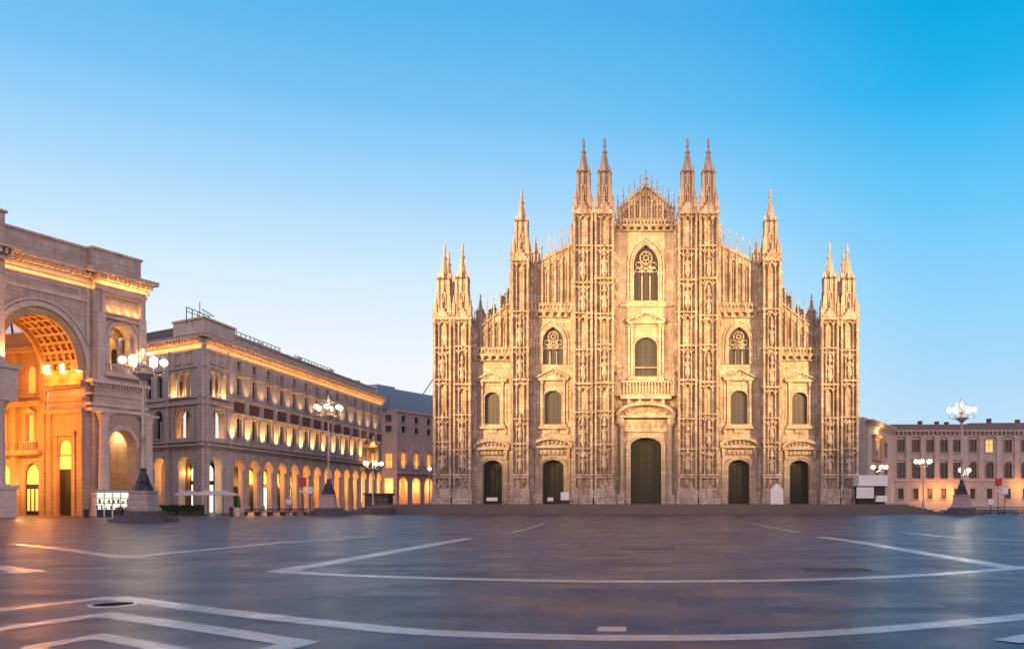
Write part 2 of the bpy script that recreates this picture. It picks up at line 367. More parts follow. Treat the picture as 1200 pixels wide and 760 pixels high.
def plate(name, px, py, hx, hy, m, label, cat, z=.007, n=4, ring=None):
    x, y = G(px, py); t = thing(name, (x, y, 0), label, cat)
    b = MB()
    if n == 4: b.box(x - hx, x + hx, .001, z, y - hy, y + hy)
    else: b.lathe(x, y, [(hx, .001), (hx, z), (.01, z)], n)
    c = b.build('cover', m, t)
    if ring:
        r = MB(); r.lathe(x, y, [(hx + .08, .0005), (hx + .08, z - .004), (hx + .002, z - .004), (hx + .002, .0005)], n); r.build('surround', ring, t)
    return t
plate('manhole_cover', 133, 708.5, .30, .3, M['cover'], 'round dark manhole cover ringed with pale stone at the chevron point', 'manhole', z=.02, n=24, ring=M['band'])
plate('drain_grate', 759, 643, 1.0, .45, M['dark'], 'long dark drain grate in the paving facing the main portal', 'drain')
plate('drain_grate', 980, 667, .85, .45, M['brickred'], 'reddish rusty drain plate in paving near right white line', 'drain')
plate('stone_plaque', 717, 736.6, .2, .2, M['band'], 'pale rectangular plaque in the paving just above the long front line', 'plaque')
plate('stone_plaque', 981, 731, .16, .10, M['granite'], 'small bright plaque in paving above the front line on right', 'plaque')
plate('stone_plaque', 1013, 750.5, .12, .08, M['granite'], 'tiny pale plaque in paving below the front line', 'plaque')

# ------------------------------------------------------------------ cathedral
D = 136.4; FA = Frame(0, D, 1, 0)                 # buttress fronts; bay walls at w = BW
BW = -2.6; Z0 = 1.42
def fu(off, w=0): return off / F * (D - w)        # off = pixels from the middle axis
def fv(py, w=0): return H + (HY - py) / F * (D - w)
DUO = thing('cathedral', (0, D, Z0), 'pale marble gothic cathedral front with many spires on a stepped platform', 'cathedral')

st = thing('stone_steps', (0, D - 12, 0), 'broad dark stepped platform running along the cathedral front', 'steps')
b = MB(); nst = 7
for i in range(nst):
    e = .42 * (nst - 1 - i); b.box(-40.0 - e * 1.3, 38.2 + e * 1.8, (i + .002) * Z0 / nst if i else -.2, (i + 1) * Z0 / nst, 124 - e, 280 + i * .01)
b.build('step_flight', M['paving_edge'], st)
b = MB(); b.box(-39.9, 38.1, Z0 + .003, Z0 + .012, 124.1, 279); b.build('landing', M['darkstone'], st)

def statue_mb(fr, u, v, w, h):
    s = MB(fr); k = h / 2.0
    s.lathe(u, w, [(.0, v), (.36 * k, v), (.34 * k, v + .3 * k), (.26 * k, v + .9 * k), (.24 * k, v + 1.1 * k), (.31 * k, v + 1.45 * k), (.27 * k, v + 1.58 * k), (.09 * k, v + 1.66 * k), (.08 * k, v + 1.72 * k)], 8)
    c = fr.pt(u, v + 1.84 * k, w); s.ball(c, .14 * k, 8, 6, 1.25)
    p = lambda a, z, q: fr.pt(u + a * k, v + z * k, w + q * k)
    s.tube([p(-.29, 1.45, 0), p(-.38, 1.1, .08), p(-.16, .98, .28)], [.1 * k, .085 * k, .06 * k]); s.tube([p(.29, 1.45, 0), p(.4, 1.12, .1), p(.12, 1.2, .3)], [.1 * k, .085 * k, .06 * k])
    return s
STAT = None
def statue(u, v, w, h=2.1):
    global STAT
    at = FA.pt(u, v, w)
    if STAT is None: STAT = statue_mb(FA, u, v, w, 2.0).build('statue', M['marble_plain'], DUO, at, True); STAT.scale = (h / 2,) * 3
    else: dup(STAT, at, (h / 2,) * 3)

# --- bay walls with their openings
bay = MB(FA)
WIN, DOOR = [], []
def opening(uc, y0, ys, ytop, hwpx, pointed=False):
    return arch(uc, fv(y0, BW), fv(ys, BW), hwpx / F * (D - BW), fv(ytop, BW) - fv(ys, BW), 10, pointed)
def bw(off): return fu(off, BW)
def gothic(uc, y0, ys, yt, hw):
    h = opening(uc, y0, ys, yt, hw, True); W = hw / F * (D - BW); vs = fv(ys, BW); rise = fv(yt, BW) - vs; v0 = fv(y0, BW); trim = MB(FA)
    for k, (a, o) in enumerate(((.0, .22), (.3, .34), (.75, .2))):
        trim.strip(arch(uc, v0, vs, W + a, rise + a * 1.2, 10, True), arch(uc, v0, vs, W + a + .28, rise + (a + .28) * 1.2, 10, True), BW - .1, BW + o)
    trim.build('window_moulding', M['marble_plain'], DUO)
    fr = MB(FA); t = .085
    for u in (-W / 3, W / 3): fr.box(uc + u - t, uc + u + t, v0, vs, BW - .55, BW - .4)
    top = vs
    for k in (-1, 0, 1):
        fr.strip(arch(uc + k * W * 2 / 3, None, vs - W * .9, W / 3 - t, W * .62, 6, True), arch(uc + k * W * 2 / 3, None, vs - W * .9, W / 3 + .02, W * .72, 6, True), BW - .55, BW - .4)
    fr.ring(uc, vs + rise * .36, BW - .48, W * .50, t * .9)
    fr.ring(uc, vs + rise * .36, BW - .48, W * .20, t * .8, 10)
    for a in range(8):
        q = a * math.pi / 4; c, s_ = math.cos(q), math.sin(q)
        fr.tube([FA.pt(uc + c * W * .2, vs + rise * .36 + s_ * W * .2, BW - .48), FA.pt(uc + c * W * .5, vs + rise * .36 + s_ * W * .5, BW - .48)], t * .7, 5)
    for k in (-1, 1):
        fr.ring(uc + k * W * .62, vs - W * .05, BW - .48, W * .24, t * .7, 12); fr.ring(uc + k * W * .33, vs - W * .42, BW - .48, W * .2, t * .7, 10)
    fr.ring(uc, vs - W * .2, BW - .48, W * .2, t * .7, 10)
    fr.box(uc - W, uc + W, vs - W * .62 - .06, vs - W * .62 + .06, BW - .56, BW - .41)
    o = fr.build('tracery', M['marble_plain'], DUO); o.name = 'rose_window'
    p = MB(FA); p.poly(arch(uc, v0 - .05, vs, W + .05, rise + .05, 10, True), BW - .8, BW - .7); p.build('pane', M['leaded'], o)
    return h
def classic(uc, y0, ys, yt, hw, yent, ypedt, tri=True, sill=8):
    """round-headed window in a columned frame with a pediment"""
    W = hw / F * (D - BW); vs = fv(ys, BW); rise = fv(yt, BW) - vs; v0 = fv(y0, BW)
    h = opening(uc, y0, ys, yt, hw)
    fr = MB(FA); E = W + .22
    fr.strip(arch(uc, v0, vs, W, rise, 10), arch(uc, v0, vs, W + .26, rise + .26, 10), BW - .1, BW + .22)
    ve = fv(yent, BW); vp = fv(ypedt, BW); o = W + 1.0
    for s_ in (-1, 1):
        fr.box(uc + s_ * (W + .42) - .19, uc + s_ * (W + .42) + .19, v0 - .3, ve, BW - .1, BW + .42)
        fr.box(uc + s_ * (W + .42) - .27, uc + s_ * (W + .42) + .27, ve - .5, ve - .003, BW - .1, BW + .52)
        fr.box(uc + s_ * (W + .95) - .16, uc + s_ * (W + .95) + .16, v0 + .4, ve - .2, BW - .1, BW + .22)
        fr.ball(FA.pt(uc + s_ * (W + 1.0), ve + .55, BW + .5), .24, 8, 6, 1.5)
    fr.box(uc - o - .12, uc + o + .12, ve, ve + .32, BW - .1, BW + .75)
    if tri:
        fr.poly([(uc - o - .1, ve + .33), (uc, vp), (uc + o + .1, ve + .33)], BW - .1, BW + .5)
        for s_ in (-1, 1): fr.poly([(uc + s_ * (o + .32), ve + .33), (uc + s_ * (o + .32), ve + .55), (uc, vp + .3), (uc, vp)], BW - .1, BW + .95)
    else:
        fr.strip(arch(uc, None, ve + .33, o - .05, vp - ve - .5, 8), arch(uc, None, ve + .33, o + .3, vp - ve - .1, 8), BW - .1, BW + 1.0)
        fr.poly(arch(uc, None, ve + .34, o - .06, vp - ve - .52, 8), BW - .1, BW + .35)
    fr.box(uc - o, uc + o, v0 - .75, v0 - .35, BW - .1, BW + .7); fr.box(uc - o + .2, uc + o - .2, v0 - .34, v0 - .02, BW - .1, BW + .45)
    fr.box(uc - W * .6, uc + W * .6, v0 - 1.35, v0 - .76, BW - .1, BW + .3)
    for s_ in (-1, 1): fr.poly([(uc + s_ * o - .18, v0 - .77), (uc + s_ * o + .18, v0 - .77), (uc + s_ * o + .1, v0 - 1.6), (uc + s_ * o - .1, v0 - 1.6)], BW - .1, BW + .5)
    for k in range(5): fr.ball(FA.pt(uc + (k - 2) * W * .42, ve + .75 + .28 * (2 - abs(k - 2)), BW + .52), .26, 7, 5)
    ob = fr.build('arched_window', M['marble_plain'], DUO)
    p = MB(FA); p.poly(arch(uc, v0 - .05, vs, W + .05, rise + .05, 10), BW - .7, BW - .6); p.build('pane', M['leaded'], ob)
    bars = MB(FA)
    for k in range(1, 4): bars.box(uc - W + 2 * W * k / 4 - .03, uc - W + 2 * W * k / 4 + .03, v0, vs + rise * .7, BW - .6, BW - .54)
    q = v0 + .8
    while q < vs + rise * .5: bars.box(uc - W, uc + W, q - .025, q + .025, BW - .59, BW - .55); q += .8
    bars.build('glazing_bars', M['iron'], ob)
    return h
def portal(uc, ys, yt, hw, yped0, ypedt, pw, main=False):
    """door, its marble frame and segmental pediment"""
    W = hw / F * (D - BW); vs = fv(ys, BW); rise = fv(yt, BW) - vs; v0 = Z0 + .02
    h = arch(uc, v0, vs, W, rise, 10)
    fr = MB(FA)
    for k in range(3): fr.strip(arch(uc, v0, vs, W + k * .22, rise + k * .22, 10), arch(uc, v0, vs, W + k * .22 + .21, rise + k * .22 + .21, 10), BW - .1, BW + .1 + .14 * k)
    P_ = pw / F * (D - BW); ve = fv(yped0, BW); vp = fv(ypedt, BW)
    for s_ in (-1, 1):
        a = uc + s_ * (P_ - .35)
        if main:
            fr.lathe(a - s_ * .1, BW + .75, [(.52, v0), (.52, v0 + 1.6), (.36, v0 + 1.75), (.36, v0 + 2.1), (.32, ve - 1.6), (.5, ve - 1.2), (.52, ve - .9), (.52, ve - .9)], 14)
            fr.box(a - .62, a + .5, ve - .9, ve - .004, BW - .1, BW + 1.3); fr.box(a - .62, a + .62, v0, v0 + 1.5, BW - .1, BW + 1.32)
        else:
            fr.box(a - .25, a + .25, v0, ve - .7, BW - .1, BW + .35); fr.box(a - .36, a + .36, v0, v0 + 1.1, BW - .1, BW + .5)
            fr.poly([(a - .3, ve - .005), (a + .3, ve - .005), (a + .3, ve - .4), (a + .16, ve - 1.5), (a - .16, ve - 1.5), (a - .3, ve - .4)], BW - .1, BW + .85)
    dp = 1.5 if main else 1.1
    fr.box(uc - P_ - .25, uc + P_ + .25, ve, ve + .35, BW - .1, BW + dp)
    fr.strip(arch(uc, None, ve + .36, P_ - .15, vp - ve - .7, 10), arch(uc, None, ve + .36, P_ + .38, vp - ve - .2, 10), BW - .1, BW + dp + .2)
    fr.poly(arch(uc, None, ve + .37, P_ - .16, vp - ve - .72, 10), BW - .1, BW + .4)
    for k in range(7): fr.ball(FA.pt(uc + (k - 3) * P_ * .24, ve + .75 + .25 * (3 - abs(k - 3)) * (vp - ve) / 3, BW + .5), .24 + .04 * (3 - abs(k - 3)), 7, 5, 1.3)
    va = vs + rise + .9
    fr.box(uc - P_ + .7, uc + P_ - .7, va, ve - .25, BW - .1, BW + .5)
    for k in range(6): fr.ball(FA.pt(uc + (k - 2.5) * P_ * .24, (va + ve - .25) / 2, BW + .55), .2, 7, 5, 1.8)
    if main:
        for k in range(9): fr.box(uc + (k - 4) * P_ * .17 - .12, uc + (k - 4) * P_ * .17 + .12, ve - .9, ve - .3, BW + .3, BW + .62)
    fr.build('portal_frame', M['marble_plain'], DUO)
    d = MB(FA); d.poly(arch(uc, v0, vs, W + .03, rise + .03, 10), BW - 1.75, BW - 1.6); lf = d.build('door', M['bronze'], DUO)
    d = MB(FA); nr = 7 if main else 5; top = vs + rise * .3
    for c in range(4):
        for r in range(nr):
            a0 = uc - W + .14 + (2 * W - .1) * c / 4; a1 = uc - W + (2 * W) * (c + 1) / 4 - .06; z = v0 + .3 + (top - v0 - .4) * r / nr
            d.poly(rect(a0, a1, z, z + (top - v0) / nr - .12), BW - 1.6, BW - 1.46, [rect(a0 + .12, a1 - .12, z + .12, z + (top - v0) / nr - .24)])
    d.box(uc - .06, uc + .06, v0, vs + rise - .2, BW - 1.6, BW - 1.42)
    d.build('door_panel', M['bronze'], lf)
    return h
# middle bay
def cells(u0, u1, vtop, holes):
    """stack of wall fields, one opening in each"""
    hs = sorted(holes, key=lambda h: min(p[1] for p in h)); v = Z0 - .1
    for i, h in enumerate(hs):
        hi = max(p[1] for p in h)
        nv = (hi + min(p[1] for p in hs[i + 1])) / 2 if i + 1 < len(hs) else vtop
        bay.field(u0, u1, v, nv, nv, h, BW - 1.8, BW); v = nv
cells(bw(-40), bw(40), fv(262, BW), [gothic(0, 352, 309, 287, 14.2), classic(0, 441, 406, 395.5, 13.2, 380, 368.5), portal(0, 522, 512.5, 18, 490, 473, 32, True)])
# balcony below the middle window
bal = MB(FA); u = bw(30)
bal.box(-u, u, fv(468, BW), fv(463, BW), BW - .1, BW + 1.3); bal.box(-u, u, fv(449, BW), fv(447, BW), BW + .9, BW + 1.3)
for k in range(17): bal.box(-u + .12 + k * (2 * u - .24) / 16 - .1, -u + .12 + k * (2 * u - .24) / 16 + .1, fv(463, BW), fv(449, BW), BW + 1.0, BW + 1.2)
for k in (-20, -7, 7, 20): bal.poly([(bw(k) - .25, fv(463.1, BW)), (bw(k) + .25, fv(463.1, BW)), (bw(k) + .2, fv(474, BW)), (bw(k) - .2, fv(474, BW))], BW - .1, BW + 1.0)
bal.build('balcony', M['marble_plain'], DUO); bal = MB(FA); bal.box(-bw(30), bw(30), fv(360, BW), fv(357, BW), BW - .1, BW + .5); bal.box(-bw(27), bw(27), fv(357, BW), fv(354, BW), BW - .1, BW + .3); bal.build('string_course', M['marble_plain'], DUO)
for s in (-1, 1): statue(s * bw(33), fv(465, BW), BW + .8, 4.2)
for s in (-1, 1):
    c = s * bw(109)
    a = [gothic(c, 427, 400, 383, 12), classic(c, 497, 465, 457.5, 10, 446, 434), portal(c, 547, 538.5, 12.5, 525, 513, 21)]
    u0, u1 = sorted((bw(s * 80), bw(s * 142))); cells(u0, u1, fv(366, BW), a)
    c = s * bw(180)
    a = [classic(c, 497, 467, 459.5, 9, 448, 438), portal(c, 547, 539, 11.5, 527, 515.5, 19)]
    u0, u1 = sorted((bw(s * 154), bw(s * 209))); cells(u0, u1, fv(420, BW), a)
for c, lo, hi, top in ((0, 26, 35, 262), (109, 15.5, 22.5, 366), (-109, 15.5, 22.5, 366), (180, 13, 19.5, 420), (-180, 13, 19.5, 420)):
    pl = MB(FA)
    for s in (-1, 1):
        for k, (y0, y1) in enumerate(((510, 452), (446, 428), (424, 372), (362, 300), (296, 272))):
            if y1 < top: continue
            x = bw(c + s * hi); pl.box(x - .22, x + .22, fv(y0, BW), fv(y1, BW), BW - .1, BW + .28); pl.box(x - .32, x + .32, fv(y1 + 4, BW), fv(y1, BW) + .01, BW - .1, BW + .4)
            pl.ball(FA.pt(x, (fv(y0, BW) + fv(y1, BW)) / 2, BW + .3), .22, 7, 5, 2.2)
    for y in (508, 450, 430, 371): 
        if y > top + 3 and y != 371 or c == 0: pl.box(bw(c) - bw(hi) - .3, bw(c) + bw(hi) + .3, fv(y + 1.2, BW), fv(y, BW), BW - .1, BW + .13)
    pl.build('bay_pilasters', M['marble_plain'], DUO)
bay.build('facade_wall', M['marble_plain'], DUO)

# --- raking gables with tracery, balustrades under them
def tracery_gable(pts_top, base_py, u0, u1, n, w, name, crown=1.0):
    """pts_top: function off_u -> height; vertical lights with pointed heads stepping up under the rake"""
    gb = MB(FA); v0 = fv(base_py, w); stp = (u1 - u0) / n
    for i in range(n):
        a, c = u0 + i * stp, u0 + (i + 1) * stp; va, vc = pts_top(a), pts_top(c); lo = min(va, vc)
        hh = lo - v0 - stp * 1.1
        hl = arch((a + c) / 2, v0 + .25, v0 + hh - stp * .25, stp * .33, stp * .62, 5, True) if hh > stp * .8 else None
        gb.field(a, c, v0, va, vc, hl, w - .25, w)
        if lo - v0 > stp * 1.2: gb.ring((a + c) / 2, lo - stp * .42, w + .02, stp * .26, .06, 10)
        if hl:
            gb.box((a + c) / 2 - .05, (a + c) / 2 + .05, v0 + .25, v0 + hh, w - .2, w - .1)
            gb.ring((a + c) / 2, v0 + hh - stp * .45, w - .12, stp * .2, .05, 8)
    for i in range(n + 1):
        a = u0 + i * stp; va = pts_top(a)
        gb.box(a - .13, a + .13, v0, va + .25, w - .3, w + .22)
        gb.lathe(a, w - .05, [(.26, va + .25), (.26, va + .6), (.16, va + .75), (.13, va + 1.2 * crown), (.2, va + 1.3 * crown), (.05, va + 1.9 * crown), (.14, va + 2.1 * crown), (.02, va + 2.5 * crown)], 4, True)
        if i < n:
            m_ = a + stp / 2; vm = pts_top(m_); gb.lathe(m_, w - .05, [(.13, vm), (.07, vm + .5), (.15, vm + .7), (.02, vm + 1.1)], 4, True)
    for i in range(n):
        a, c = u0 + i * stp, u0 + (i + 1) * stp; gb.poly([(a, pts_top(a) + .02), (a, pts_top(a) + .3), (c, pts_top(c) + .3), (c, pts_top(c) + .02)], w - .35, w + .3)
    return gb.build(name, M['marble'], DUO)
def balustrade(u0, u1, ytop, ybot, w):
    b = MB(FA); vt, vb = fv(ytop, w), fv(ybot, w); mid = vb + (vt - vb) * .45
    b.box(u0, u1, mid - .12, mid + .12, w - .9, w + .35); b.box(u0, u1, vt - .14, vt, w - .1, w + .2); b.box(u0, u1, vb - .12, vb, w - .1, w + .25)
    n = max(4, int((u1 - u0) / .55)); s_ = (u1 - u0) / n
    for i in range(n):
        c = u0 + (i + .5) * s_
        b.poly(rect(u0 + i * s_, u0 + (i + 1) * s_, mid + .12, vt - .14), w - .06, w + .1, [arch(c, mid + .14, mid + .12 + (vt - mid) * .3, s_ * .3, (vt - mid) * .3, 4)], reveal=False)
    n //= 2; s_ = (u1 - u0) / n
    for i in range(n):
        c = u0 + (i + .5) * s_
        b.poly(rect(u0 + i * s_, u0 + (i + 1) * s_, vb, mid - .12), w - .1, w + .22, [arch(c, vb + .02, vb + (mid - vb) * .35, s_ * .36, (mid - vb) * .4, 5)], reveal=False)
    return b.build('balustrade', M['marble'], DUO)
wg = BW + .1
def backing(loop): b = MB(FA); b.poly(loop, BW - 1.0, BW - .24); b.build('gable_backing', M['marble_plain'], DUO)
for s in (-1, 1):
    ua, ub = bw(83), bw(137); va, vb = fv(287, wg), fv(314, wg)
    f = (lambda A, B, VA, VB, S: lambda u: VA + (VB - VA) * ((S * u - A) / (B - A)))(ua, ub, va, vb, s)
    u0, u1 = sorted((s * ua, s * ub)); tracery_gable(f, 356, u0, u1, 7, wg, 'raking_gable', 1.5)
    backing([(s * ua, fv(366, BW)), (s * ua, va), (s * ub, vb), (s * ub, fv(366, BW))])
    balustrade(u0, u1, 355, 371, BW + .5)
    ua, ub = bw(156), bw(208); va, vb = fv(354, wg), fv(396, wg)
    f = (lambda A, B, VA, VB, S: lambda u: VA + (VB - VA) * ((S * u - A) / (B - A)))(ua, ub, va, vb, s)
    u0, u1 = sorted((s * ua, s * ub)); tracery_gable(f, 408, u0, u1, 7, wg, 'raking_gable', 1.5)
    backing([(s * ua, fv(420, BW)), (s * ua, va), (s * ub, vb), (s * ub, fv(420, BW))])
    balustrade(u0, u1, 407, 422, BW + .5)
# middle gable
ug = bw(33); fg = lambda u: fv(219, wg) - abs(u) / ug * (fv(219, wg) - fv(247, wg))
tracery_gable(fg, 257, -ug, ug, 10, wg, 'middle_gable', 1.15)
backing([(-ug, fv(262, BW)), (-ug, fg(ug) - .3), (0, fg(0) - .3), (ug, fg(ug) - .3), (ug, fv(262, BW))])
balustrade(-bw(38), bw(38), 257, 270, BW + .6)
statue(0, fg(0) + .3, wg, 1.6)

# --- buttresses
def gablet(b, u, v, hw, h, w0, w1):
    b.poly([(u - hw, v), (u, v + h), (u + hw, v)], w0, w1)
    for k in range(1, 4):
        for s_ in (-1, 1): b.box(u + s_ * hw * (1 - k / 4) - .09, u + s_ * hw * (1 - k / 4) + .09, v + h * k / 4, v + h * k / 4 + .22, w1 - .2, w1 + .1)
    b.lathe(u, w1 - .15, [(.12, v + h - .05), (.07, v + h + .4), (.18, v + h + .55), (.03, v + h + .95)], 4, True)
def niche(b, u, v, h, w, hw):
    """corbel, canopy and the field behind a statue"""
    b.lathe(u, w + .32, [(.08, v - .9), (.3, v - .35), (.42, v - .05), (.42, v)], 8)
    b.lathe(u, w + .36, [(.44, v + h), (.46, v + h + .25), (.3, v + h + .45), (.28, v + h + .8), (.32, v + h + .9), (.03, v + h + 2.0)], 6)
    for s_ in (-1, 1): b.box(u + s_ * .52 - .07, u + s_ * .52 + .07, v, v + h + .2, w, w + .18)
def buttress(offs, ytop, levels, nich, backw=BW):
    b = MB(FA)
    for (o0, o1) in offs:
        u0, u1 = sorted((fu(o0), fu(o1))); c = (u0 + u1) / 2; hw = (u1 - u0) / 2; vt = fv(ytop)
        b.box(u0 + .1, u1 - .1, Z0 - .05, vt, backw - .4, -.6)
        # stepped plinth
        for k, (y, p) in enumerate(((590.5, .55), (583, .42), (577, .28))):
            b.box(u0 - p * .5, u1 + p * .5, fv(y + 1), fv((583, 577, 573.5)[k]), backw, p)
        # carved relief field between plinth and the first cornice
        b.poly(rect(u0, u1, fv(573.5), fv(558)), -.85, .12, [rect(u0 + .35, u1 - .35, fv(571.5), fv(560))])
        for k in range(5): b.ball(FA.pt(c + random.uniform(-.6, .6) * hw, fv(571 - k * 2.3), -.6), .42, 7, 5, 1.3)
        # corner ribs and thin ribs, level by level
        ls = [levels[0]] + [q + random.uniform(-5, 5) for q in levels[1:]] + [ytop]
        for i in range(len(ls) - 1):
            va, vb = fv(ls[i]), fv(ls[i + 1])
            big = i % 3 == 0; b.box(u0 - .1, u1 + .1, va - (.22 if big else .1), va + .13, backw, .2 if big else .06)
            for e, tw in ((u0 + .16, .16), (u1 - .16, .16), (c - hw * .42, .08), (c + hw * .42, .08)):
                b.box(e - tw, e + tw, va + .135, vb - (.23 if (i + 1) % 3 == 0 else .11), -.85, .1 if tw > .1 else -.12)
            for m_ in (c - hw * .68, c + hw * .68) if hw > .9 else ():
                b.strip(arch(m_, None, vb - 1.0, hw * .13, .3, 4, True), arch(m_, None, vb - 1.0, hw * .27, .48, 4, True), -.85, -.1)
            b.strip(arch(c, None, vb - 1.25, hw * .30, .55, 5, True), arch(c, None, vb - 1.25, hw * .43, .78, 5, True), -.85, .0)
            k = va + .7
            while k < vb - 1.6:          # crockets up the ribs
                for e in (u0 + .16, u1 - .16): b.box(e - .1, e + .1, k, k + .18, .02, .14)
                k += .95
            if i in nich:
                h = random.uniform(2.0, 2.9); v = va + random.uniform(.75, 1.3)
                niche(b, c, v, h, -.62, hw); statue(c, v, -.24, h)
        gablet(b, c, vt - .4, hw + .05, 2.1, -.3, .3)
        for s_ in (-1, 1): b.lathe(c + s_ * (hw - .05), .02, [(.2, vt - 1.5), (.2, vt + .7), (.26, vt + .8), (.03, vt + 2.4)], 4, True)
        b.box(u0 - .18, u1 + .18, vt - .25, vt + .08, backw, .26)
        # set-back companions in the re-entrant corners
    e0 = min(min(fu(a), fu(c)) for a, c in offs); e1 = max(max(fu(a), fu(c)) for a, c in offs)
    sg = 1 if e0 + e1 > 0 else -1
    for e, q in ((e0, -1), (e1, 1)):
        x0, x1 = sorted((e + q * .62, e - q * .1))
        b.box(x0, x1, Z0, fv(ytop) - 1.2, backw - .3, backw + .46)
        x0, x1 = sorted((e + q * .62 + q * .2, e + q * .1)); b.box(x0, x1, Z0, fv(577), backw - .3, backw + .64)
    if len(offs) > 1: b.box(e0 + .3, e1 - .3, Z0, fv(ytop) - .6, backw - .5, -.9)
    return b.build('buttress', M['marble'], DUO)
LV3 = [556, 522, 486, 448, 408, 368, 330, 292]; LV2 = [556, 522, 486, 448, 408, 362]; LV1 = [556, 522, 486, 448, 410]
for s in (-1, 1):
    buttress([(s * 37.5, s * 60), (s * 62.5, s * 85)], 248, LV3, {0, 1, 3, 5, 6})
    buttress([(s * 137.5, s * 158)], 303, LV2, {0, 1, 3, 4})
    buttress([(s * 205.5, s * 226), (s * 228.5, s * 249)], 372, LV1, {0, 1, 3})

# --- spires
def spire_parts():
    b = MB()
    b.lathe(0, 0, [(.56, -.05), (.5, .2), (.43, .46), (.40, .50)], 4, True)
    for x, y in ((0, -1), (0, 1), (1, 0), (-1, 0)):
        for t, z in ((.30, .0), (.27, .33)): b.lathe(x * .46, y * .46, [(.11, z), (.09, z + .16), (.14, z + .17), (.015, z + .27)], 4, True)
    for x in (-1, 1):
        for y in (-1, 1):
            b.lathe(x * .56, y * .56, [(.15, -.05), (.13, .13), (.19, .14), (.10, .17), (.02, .27)], 4, True)
            b.lathe(x * .40, y * .40, [(.17, -.05), (.15, .30), (.20, .31), (.13, .33), (.12, .46), (.17, .47), (.02, .58)], 4, True)
    for q, r in ((.13, .62), (.30, .60), (.44, .55)): b.lathe(0, 0, [(r, q), (r, q + .016)], 4, True)
    for fx, fy in ((0, -1), (0, 1), (-1, 0), (1, 0)):
        f2 = Frame(0, 0, 1, 0); f2.d = (fy, fx) if fy else (0, 1); f2.n = (fx, fy); m = MB(f2)
        m.poly([(-.28, .47), (0, .59), (.28, .47)], .28, .40); m.strip(arch(0, .05, .24, .12, .05, 4, True), arch(0, .05, .24, .2, .075, 4, True), .36, .46)
        m.strip(arch(0, .33, .41, .10, .03, 4, True), arch(0, .33, .41, .17, .045, 4, True), .33, .43)
        m.box(-.03, .03, .05, .27, .38, .45)
        b.add(m.v, m.f)
    b.lathe(0, 0, [(.34, .48), (.30, .57), (.26, .60), (.13, .77), (.21, .785), (.21, .80), (.08, .82), (.06, .87)], 8)
    for k in range(6):
        z = .60 + .027 * k; r = .28 - .024 * k
        for a in range(4): b.box(r * math.cos(a * math.pi / 2) - .05, r * math.cos(a * math.pi / 2) + .05, z, z + .013, r * math.sin(a * math.pi / 2) - .05, r * math.sin(a * math.pi / 2) + .05)
    return b
SP = None
def spire(off, ybase, ytip, wpx, wdep=-1.2):
    global SP
    h = (ybase - ytip) / F * (D - wdep); w = wpx / F * (D - wdep); at = FA.pt(fu(off, wdep), fv(ybase, wdep), wdep)
    if SP is None:
        b = spire_parts(); o = b.build('spire', M['marble'], DUO, (0, 0, 0)); SP = o
        m = MB(); m.lathe(0, 0, [(.001, .86), (.10, .865), (.12, .885), (.085, .93), (.11, .955), (.10, .963), (.04, .968), (.055, .985), (.001, 1.0)], 8)
        q = m.build('finial_statue', M['marble_plain'], o, (0, 0, 0)); q.location = (0, 0, 0)
    else: o = dup_tree(SP, DUO)
    o.location = at - root_loc(DUO); o.scale = (w, w, h)
    return o
for s in (-1, 1):
    spire(s * 73, 247, 161, 15.5); spire(s * 48.5, 247, 161, 15.5)
    spire(s * 145.5, 301, 221, 15)
    spire(s * 215, 372, 283, 15); spire(s * 236, 372, 285, 15)
    spire(s * 231, 372, 294, 15, -6)
    spire(s * 194 , 388, 344, 9, -14); spire(s * 129.5, 320, 277, 10, -12); spire(s * 204, 388, 365, 8, -8)
# --- the body of the church behind the front
bd = MB(FA)
for (o, y, dep) in ((40, 262, 1.0), (86, 288, 1.2), (138, 322, 1.4), (158, 372, 1.6), (208, 402, 1.8)):
    vt = fv(y, BW); u = fu(o, BW) * .97
    bd.box(-u, u, Z0, vt, -120 + dep, BW - dep - 1.4)
bd.build('nave', M['marble'], DUO)
fb0 = None
for s in (-1, 1):
    for k in range(1, 10):
        u = s * fu(228); at = FA.pt(u, Z0, -k * 12)
        if fb0: dup(fb0, at); continue
        sd = MB(FA); sd.box(u - 1, u + 1, Z0, 22, -k * 12 - 1, -k * 12 + 1); sd.lathe(u, -k * 12, [(.9, 22), (.7, 28), (.9, 28.4), (.1, 34)], 4, True); fb0 = sd.build('flank_buttress', M['marble'], DUO, at)
rp0 = None
for s in (-1, 1):
    for k, (o, y) in enumerate(((160, 337), (164, 343), (168, 346), (178, 356), (183, 362), (189, 367), (197, 378))):
        w = -16 - k * .7; u = s * fu(o, w); v = fv(y, w); at = FA.pt(u, v, w)
        if rp0: dup(rp0, at); continue
        sd = MB(FA); sd.lathe(u, w, [(.5, v - 9), (.45, v - 1.2), (.62, v - 1), (.2, v - .5), (.4, v - .25), (.04, v)], 6); rp0 = sd.build('roof_pinnacle', M['marble'], DUO, at)

